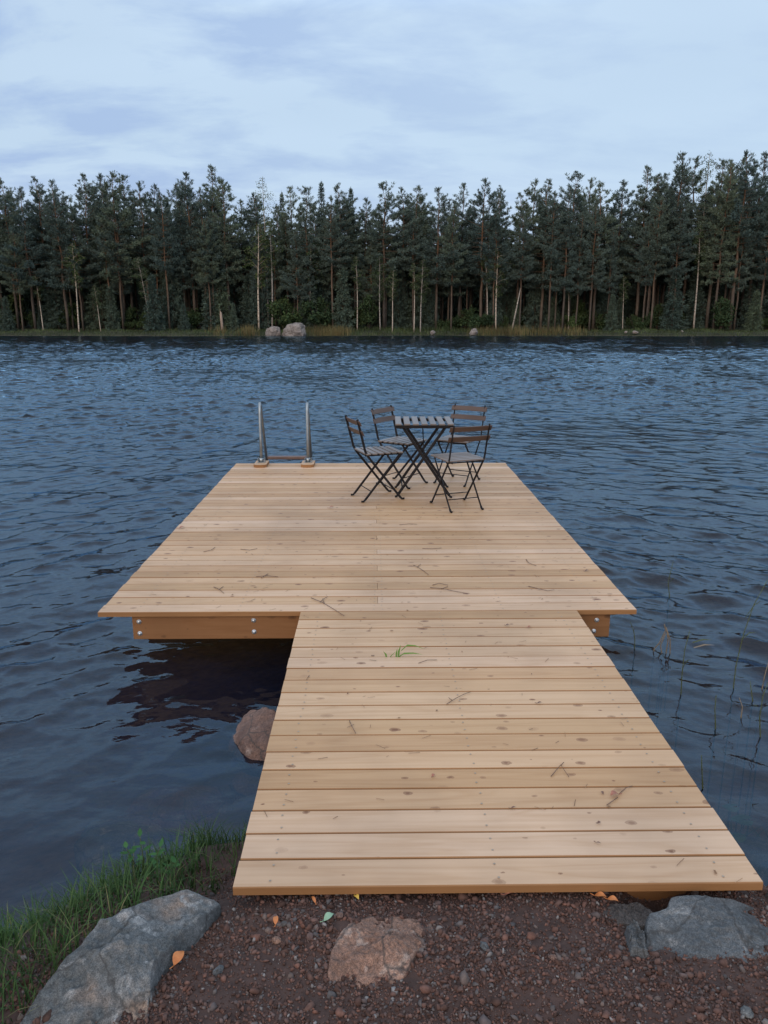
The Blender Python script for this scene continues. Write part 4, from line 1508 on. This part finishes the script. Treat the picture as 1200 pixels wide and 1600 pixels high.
def bush_proto(seed, W=1.3, H=1.6, n_=260, per=12):
    rg = np.random.default_rng(seed)
    mb = MB()
    r_ = random.Random(seed)
    for k in range(7):
        a = r_.uniform(0, 6.28)
        mb.tube([(0, 0, 0), (math.cos(a) * W * .25, math.sin(a) * W * .25, H * .45), (math.cos(a) * W * .5, math.sin(a) * W * .45, H * .85)], [0.02, 0.012, 0.005], 4, cap=False)
    lob = [(r_.uniform(-.5, .5) * W, r_.uniform(-.4, .4) * W, r_.uniform(.25, .8) * H, r_.uniform(.25, .5)) for _ in range(9)]
    pts = []
    for k in range(n_):
        l_ = r_.choice(lob)
        pts.append((l_[0] + r_.gauss(0, l_[3] * .5) * W * .6, l_[1] + r_.gauss(0, l_[3] * .5) * W * .6, max(0.03, l_[2] + r_.gauss(0, l_[3] * .45) * H * .55)))
    V = tufts(pts, [(0, 0, 0.4)] * len(pts), per, 0.15, 0.075, rg, 1.0)
    return mb.mesh('bush_stems', SPRUCE_BARK), quads_mesh('bush_leaves', V, BUSH_L)


PINES = [pine_proto(100 + i, 16.0, cb, wd, ln_) for i, (cb, wd, ln_) in enumerate(
    [(0.40, 1.9, 0.0), (0.34, 2.1, 0.006), (0.45, 1.8, -0.004), (0.30, 1.7, 0.0), (0.38, 2.3, 0.008), (0.50, 2.0, 0.0), (0.32, 1.9, -0.006), (0.42, 2.4, 0.0)])]
SPRUCES = [spruce_proto(200, 14, 0.08, 1.9), spruce_proto(201, 14, 0.15, 1.6), spruce_proto(202, 14, 0.05, 2.2)]
YOUNG = [spruce_proto(210, 5, 0.03, 1.2, 1.2), spruce_proto(211, 5, 0.03, 1.0, 1.2)]
BIRCHES = [birch_proto(300, 10, 0.40, 1.3), birch_proto(301, 10, 0.5, 1.1, 0.05), birch_proto(302, 10, 0.45, 1.2, -0.07), birch_proto(303, 10, 0.55, 1.0, 0.0, 0.8)]
TALLBIRCH = birch_proto(310, 16, 0.55, 1.5, 0.0, 1.2, 0.11, 5)
BUSHES = [bush_proto(400), bush_proto(401, 1.6, 1.3), bush_proto(402, 1.0, 2.0), bush_proto(403, 1.4, 1.0)]

rt = random.Random(77)


def plant(name, proto, Hp, x, y, H, lab, cat, group, parts=('trunk', 'crown'), wide=1.0, rz=None):
    e = empty(name, (x, y, float(ground_h(x, y)) - 0.03), rt.uniform(0, 6.28) if rz is None else rz)
    s = H / Hp
    e.scale = (s * wide, s * wide, s)
    link(parts[0], proto[0], e)
    link(parts[1], proto[1], e)
    tag(e, lab, cat, group)
    return e


G_PINE = 'pines of the far shore forest'
G_BIRCH = 'birches of the far shore forest'
G_SPRUCE = 'spruces of the far shore forest'
G_BUSH = 'bushes along the far shore'
PROF_X = [-250, 0, 60, 130, 190, 240, 290, 330, 378, 410, 440, 500, 545, 570, 600, 650, 685, 722, 757, 800, 850, 900, 940, 975, 1012, 1065, 1110, 1170, 1200, 1450]
PROF_Y = [285, 290, 282, 276, 276, 290, 276, 268, 314, 300, 302, 292, 298, 310, 292, 294, 297, 292, 284, 302, 282, 276, 288, 284, 266, 246, 242, 240, 242, 250]


def top_z(px, Y, dy=0):
    return at_depth(px, float(np.interp(px, PROF_X, PROF_Y)) + dy, Y).z


# skyline pines, each with its tip where the photograph has one
SKY = [
    (3, 282, 88, 0, 'pine on the skyline at the very left edge, its crown cut by the frame'),
    (32, 295, 86, 1, 'lower pine between the two leftmost skyline peaks'),
    (57, 278, 89, 2, 'second skyline pine from the left edge, with a rounded tip'),
    (84, 283, 86, 3, 'dark bushy pine just left of the broad twin-topped group'),
    (128, 273, 88, 4, 'broad skyline pine left of the cluster above the long leaning birch trunk'),
    (157, 273, 90, 5, 'left pine of the close trio of skyline tips'),
    (174, 271, 86, 6, 'middle and densest pine of the close trio of skyline tips'),
    (191, 276, 89, 7, 'right pine of the close trio of skyline tips'),
    (218, 286, 87, 0, 'dark pine in the dip between the trio and the tallest left pine'),
    (242, 289, 90, 3, 'thin-topped pine with open branches left of the gap in the skyline'),
    (292, 271, 87, 4, 'open-branched pine just left of the tallest pine of the left half'),
    (330, 262, 88, 1, 'tallest pine of the left half, with a leaning feathery tip above the ladder'),
    (348, 282, 86, 6, 'drooping dark pine touching the right side of the tallest left pine'),
    (378, 313, 92, 2, 'lowest pine in the notch left of the bare-topped birch'),
    (398, 302, 90, 5, 'short pine at the left foot of the bare-topped birch crown'),
    (456, 293, 89, 3, 'narrow pine just right of the bare-topped birch'),
    (478, 295, 86, 7, 'bushy pine above the boulders on the shore'),
    (530, 290, 87, 0, 'pine between the two pointed spruces of the middle'),
    (571, 311, 88, 4, 'low pine in the notch right of the small dark spruce tip'),
    (600, 288, 86, 7, 'wide pine with a long bare brown trunk standing in the middle of the forest'),
    (631, 294, 89, 2, 'slender pine left of the middle twin peaks'),
    (652, 291, 90, 5, 'pale-tipped pine right behind the middle of the forest'),
    (685, 295, 86, 1, 'evenly cone-shaped dark pine left of the notch in the right of centre'),
    (722, 288, 88, 3, 'pointed pine on the right side of the skyline notch'),
    (757, 281, 86, 4, 'broad pine above the double pale trunk'),
    (782, 295, 88, 6, 'pine sloping down right of the broad pine above the double pale trunk'),
    (815, 303, 87, 2, 'low pine with thin top in the dip right of centre'),
    (836, 281, 90, 5, 'open pine left of the pair of cone-shaped ones'),
    (856, 281, 86, 3, 'rounded cone-shaped pine above the thin pinkish trunks'),
    (901, 273, 87, 7, 'tallest pine of the right-hand saddle, with tiered branches'),
    (924, 281, 90, 0, 'thin skyline pine squeezed beside the tiered pine'),
    (941, 287, 86, 6, 'dark pine just left of the isolated open crown'),
    (975, 282, 88, 5, 'isolated open-crowned pine before the tall right-hand block of forest'),
    (1012, 263, 87, 1, 'first pine of the tall right-hand block of forest'),
    (1038, 272, 89, 2, 'pine set back between the first two tips of the tall right block'),
    (1065, 241, 86, 4, 'high pine left of the pale bare top in the right block'),
    (1088, 248, 89, 0, 'dense pine under the pale bare top in the right block'),
    (1130, 253, 86, 7, 'pine right of the pale bare top in the right block'),
    (1170, 236, 84.5, 5, 'tallest pine of all, with a thick orange-brown bare trunk at the right'),
    (1196, 242, 87, 1, 'last pine cut by the right edge of the picture'),
]
occ = []
for px, ty, Y, k, lab in SKY:
    q = at_depth(px, ty, Y)
    plant('pine_tree', PINES[k], 16.0, q.x, Y, q.z - float(ground_h(q.x, Y)), lab, 'pine', G_PINE, wide=1.1)
    occ.append((q.x, Y))
for px, ty, Y, k, lab in [(502, 286, 88, 1, 'narrow pointed spruce left of the middle pine on the skyline'), (548, 297, 90, 0, 'small dark spruce tip just right of the pine in the middle'),
                          (440, 303, 92, 1, 'thin dark spruce squeezed right of the bare-topped birch'), (260, 310, 86, 2, 'broad spruce hung with branches low down, left of the red trunks')]:
    q = at_depth(px, ty, Y)
    plant('spruce_tree', SPRUCES[k], 14.0, q.x, Y, q.z - float(ground_h(q.x, Y)), lab, 'spruce', G_SPRUCE, wide=0.8)
    occ.append((q.x, Y))
for px, ty, Y, wd, lab in [(411, 275, 86.5, 0.9, 'tall birch with a sparse pale bare top standing above the boulders'), (1110, 236, 88, 1.0, 'tall birch with a pale bare top in the right block of forest')]:
    q = at_depth(px, ty, Y)
    plant('birch_tree', TALLBIRCH, 16.0, q.x, Y, q.z - float(ground_h(q.x, Y)), lab, 'birch', G_BIRCH, wide=wd)

# pale birches at the water edge: base px, top px, top py, proto, width
BI = [(122, 98, 380, 84.5, 1, 'pale birch trunk leaning left, the longest at the left of the far shore'),
      (236, 216, 400, 84.0, 2, 'bright birch trunk leaning left at the water, left of the broken pale stump'),
      (156, 150, 445, 84.2, 1, 'short leaning birch stem between the two long leaning birches'),
      (66, 56, 430, 85, 3, 'thin pale birch left of the long leaning birch trunk'),
      (404, 402, 350, 85, 0, 'pale straight birch trunk just left of the boulders'),
      (425, 424, 345, 85.5, 3, 'birch with mottled trunk rising behind the left boulder'),
      (485, 484, 360, 86, 0, 'slim pale birch behind the right boulder'),
      (558, 558, 400, 84.8, 3, 'slim birch alone right of the boulders'),
      (594, 592, 400, 84.8, 0, 'left birch of the pair below the wide middle pine'),
      (613, 614, 420, 84.3, 1, 'right birch of the pair below the wide middle pine'),
      (647, 648, 410, 84.6, 3, 'left birch of the pair sharing one small green crown in the middle'),
      (657, 660, 405, 84.4, 0, 'right birch of the pair sharing one small green crown in the middle'),
      (762, 760, 390, 85, 3, 'slim pale birch left of the double pale trunk'),
      (775, 777, 385, 84.2, 0, 'thick pale birch with a crooked top, brightest of the right half'),
      (1085, 1096, 350, 85.0, 3, 'tall pale birch trunk left of the thick orange-brown pine'),
      (974, 978, 430, 84.6, 1, 'short pale birch among the bare trunks right of centre'),
      (889, 889, 430, 84.8, 3, 'pale birch stem between the reddish trunks right of centre')]
for bx, tx, ty, Y, k, lab in BI:
    q = at_depth(tx, ty, Y)
    qb = at_depth(bx, 500, Y)
    H = q.z - float(ground_h(qb.x, Y))
    lean_tot = {1: 0.05 * 0.65, 2: -0.07 * 0.65}.get(k, 0)
    rz = 0.0
    if lean_tot and (q.x - qb.x) * lean_tot < 0:
        rz = math.pi
    e = plant('birch_tree', BIRCHES[k], 10.0, qb.x, Y, H, lab, 'birch', G_BIRCH, rz=rz, wide=1.0)
    e.rotation_euler[1] = math.atan2((q.x - qb.x) - abs(lean_tot) * H * (1 if q.x > qb.x else -1), H)

# front pines with visible reddish trunks at the water edge
TR = [(330, 84.8, 'left one of three red-brown bare trunks above the ladder'), (336, 85.2, 'middle one of three red-brown bare trunks above the ladder'), (342, 85.6, 'right one of three red-brown bare trunks above the ladder'),
      (411, 86, 'red-brown pine trunk beside the pale straight birch'), (431, 86.5, 'orange pine trunk beside the mottled birch'), (466, 85.5, 'thin pine trunk rising above the right boulder'),
      (480, 86.2, 'reddish pine trunk just right of the right boulder'), (770, 84.6, 'red-brown trunk leaning on the brightest birch of the right half'),
      (812, 84.5, 'pine with a thin reddish trunk just right of the leaning pale stem'), (857, 84.4, 'leftmost of the bare pink trunks right of centre'), (867, 85.2, 'thin grey trunk beside the leftmost pink one'),
      (879, 84.2, 'double pink trunk of the bare group right of centre'), (900, 84.6, 'grey trunk right of the double pink one'), (921, 84.4, 'orange trunk lowest at the water right of centre'),
      (948, 85, 'thin trunk right of the orange one at the water'), (1004, 84.6, 'left trunk of the close cluster under the right block'), (1010, 84.9, 'second trunk of the close cluster under the right block'),
      (1017, 84.4, 'right trunk of the close cluster under the right block'), (1050, 84.4, 'tall straight brown trunk between the cluster and the pale tall birch'),
      (1115, 84.3, 'thick pale brown trunk left of the tallest pine'), (1148, 84.8, 'dark trunk close left of the tallest pine'), (1186, 85, 'thin trunk right of the tallest pine'),
      (35, 85.2, 'dark front pine at the left with a brown bare foot'), (192, 85.6, 'front pine standing between the two leaning birches'), (265, 84.8, 'front pine with brown branches right of the bright leaning birch'),
      (520, 85.0, 'front pine at the left end of the green shore meadow'), (705, 85.0, 'front pine above the yellow reeds right of the middle')]
for i, (px, Y, lab) in enumerate(TR):
    q = at_depth(px, 505, Y)
    H = (top_z(px, Y, rt.uniform(10, 80)) - float(ground_h(q.x, Y)))
    plant('pine_tree', PINES[(i * 3 + 2) % 8], 16.0, q.x, Y, H, lab, 'pine', G_PINE, wide=0.85)
    occ.append((q.x, Y))

# the crowd behind and between
cnt = 0
for row, (Y0, Y1, dx, share) in enumerate([(86, 89, 1.35, 0.2), (89.5, 93, 1.35, 0.25), (93.5, 98, 1.5, 0.35), (98.5, 106, 1.9, 0.5)]):
    x = -58.0
    while x < 60:
        x += dx * rt.uniform(0.6, 1.4)
        Y = rt.uniform(Y0, Y1)
        if any(abs(x - a) < 0.8 and abs(Y - b_) < 1.2 for a, b_ in occ):
            continue
        px = 583.5 + 1200 * x / (Y * 0.969 + 0.5)
        zt = top_z(px, Y, rt.uniform(8, 75))
        H = zt - float(ground_h(x, Y))
        if rt.random() < share:
            plant('spruce_tree', SPRUCES[rt.randrange(3)], 14.0, x, Y, H * rt.uniform(0.6, 0.95), 'dark spruce packed among other trees deep in the far forest', 'spruce', G_SPRUCE, wide=1.1)
        else:
            plant('pine_tree', PINES[rt.randrange(8)], 16.0, x, Y, H, 'dark pine packed among other trees deep in the far forest', 'pine', G_PINE)
        occ.append((x, Y))
        cnt += 1

# the wood behind that reads as one dark mass
rg = np.random.default_rng(91)
k = 26000
x = rg.uniform(-85, 88, k)
y = rg.uniform(104, 124, k)
zt = 1.0 + 8.5 * rg.random(k) ** 0.8 * (0.8 + 0.2 * np.sin(x * 0.7) * np.sin(x * 0.23 + 1))
pts = np.stack([x, y, ground_h(x, y) + zt - 1.0], -1)
V = tufts(pts, np.tile([0.0, 0.0, -0.1], (k, 1)), 5, 0.9, 0.34, rg, 0.7)
tag(link('deep_forest', quads_mesh('deep_forest', V, SPRUCE_N)), 'dark depth of the forest behind the front trunks', 'forest', kind='stuff')

# young spruces and bushes at the forest edge
x = -50.0
while x < 52:
    x += rt.uniform(0.7, 1.8)
    Y = float(far_line(x)) + rt.uniform(2.5, 7.5)
    if rt.random() < 0.45:
        plant('young_spruce', YOUNG[rt.randrange(2)], 5.0, x, Y, rt.uniform(2.5, 7.0), 'small young spruce filling the shade between trunks at the forest edge', 'spruce', 'young spruces at the forest edge')
    else:
        plant('bush', BUSHES[rt.randrange(4)], 1.6, x, Y, rt.uniform(1.2, 3.4), 'low dark green bush between trunks at the forest edge', 'bush', G_BUSH, parts=('stems', 'foliage'))

# broken pale stump
q = at_depth(347, 505, 84.0)
st = empty('tree_stump', (q.x, 84.0, float(ground_h(q.x, 84.0)) - 0.05))
tag(st, 'broken pale orange stump standing at the far water edge', 'stump')
mb = MB()
mb.tube([(0, 0, 0), (-0.03, 0, 1.0), (-0.08, 0, 1.9), (-0.10, 0, 2.15)], [0.16, 0.14, 0.13, 0.05], 9)
mb.build('trunk', SNAG_BARK, st)
mb = MB()
mb.tube([(-0.13, 0.02, 1.85), (-0.15, 0.02, 2.4)], [0.06, 0.005], 5)
mb.build('splinter', SNAG_BARK, st)

# leaning pale stem
q0, q1 = at_depth(800, 505, 84.0), at_depth(815, 440, 84.6)
e = empty('dead_stem', (q0.x, 84.0, float(ground_h(q0.x, 84.0)) - 0.05))
tag(e, 'pale bare stem leaning to the right at the far water edge', 'dead tree')
mb = MB()
mb.tube([(0, 0, 0), ((q1.x - q0.x) * .5, .3, 2.4), (q1.x - q0.x, .6, 4.9)], [0.09, 0.07, 0.03], 7)
mb.build('trunk', BIRCH_BARK, e)

# boulders and stones on the far shore
def far_rock(px, py, w_px, h_px, Y, lab, seed, name='boulder', cat='boulder'):
    q = at_depth(px, py, Y)
    s = Y / 1200 * 0.92
    h_px *= 0.85
    o = boulder(name, (q.x, Y, q.z), (w_px * s / 2, w_px * s / 2 * 0.8, h_px * s / 1.6), ROCK_FAR, lab, cat, seed=seed, rz=seed * 0.7, cuts=11, amp=0.18)
    return o


far_rock(426, 520, 26, 24, 80.4, 'smaller pointed grey boulder, left of the pair at the far shore', 31)
far_rock(460, 518, 42, 27, 80.2, 'larger pale pinkish boulder, right of the pair at the far shore', 36)
far_rock(741, 519, 20, 11, 81.0, 'low tan stone among the yellow reeds at the far shore', 33, 'stone', 'stone')
far_rock(676, 520, 11, 7, 81.2, 'small pale stone at the end of the green meadow on the far shore', 34, 'stone', 'stone')
far_rock(992, 519, 12, 5, 81.0, 'small whitish stone on the dark bank below the right block of forest', 35, 'stone', 'stone')
far_rock(978, 519, 7, 4, 81.0, 'tiny whitish stone left of the other one on the dark bank', 37, 'stone', 'stone')
far_rock(1066, 518, 6, 4, 81.2, 'tiny white stone farthest right on the dark bank', 38, 'stone', 'stone')

# shore grass and reeds on the far bank
rg = np.random.default_rng(55)
n_ = 26000
x = rg.uniform(-56, 58, n_)
e_ = rg.uniform(-0.2, 4.5, n_) ** 1.0
y = far_line(x) + e_
px = 583.5 + 1200 * x / (y * 0.969 + 0.5)
meadow = np.interp(px, [0, 250, 300, 520, 560, 740, 800, 1000, 1200], [0.40, 0.42, 0.55, 0.7, 0.85, 0.85, 0.6, 0.5, 0.42])
ln = rg.uniform(0.25, 0.75, n_) * meadow
V, F = blades(x, y, ground_h(x, y) - 0.02, ln, rg.uniform(0.03, 0.06, n_), rg.uniform(0.1, 0.6, n_), rg, 2)
tag(link('shore_grass', vf_mesh('shore_grass', V, F, SHORE_GRASS)), 'strip of rough green grass along the far shore', 'grass', kind='stuff')
n_ = 3000
cl = [(388, 8, .10), (508, 14, .22), (530, 10, .16), (765, 16, .14), (800, 12, .08), (835, 18, .14), (870, 14, .08), (905, 10, .05), (345, 8, .03)]
px = np.concatenate([rg.normal(c_, s_, int(n_ * w_)) for c_, s_, w_ in cl])
e_ = rg.uniform(-0.4, 1.6, len(px))
x = (px - 583.5) * (82.5 * 0.969 + .5) / 1200
y = far_line(x) + e_
V, F = blades(x, y, ground_h(x, y) - 0.02, rg.uniform(0.4, 1.05, len(px)), rg.uniform(0.025, 0.05, len(px)), rg.uniform(0.05, 0.3, len(px)), rg, 2)
tag(link('shore_reeds', vf_mesh('shore_reeds', V, F, REED_Y)), 'tufts of straw-yellow reeds at the far water edge', 'reeds', kind='stuff')
print('trees behind', cnt)
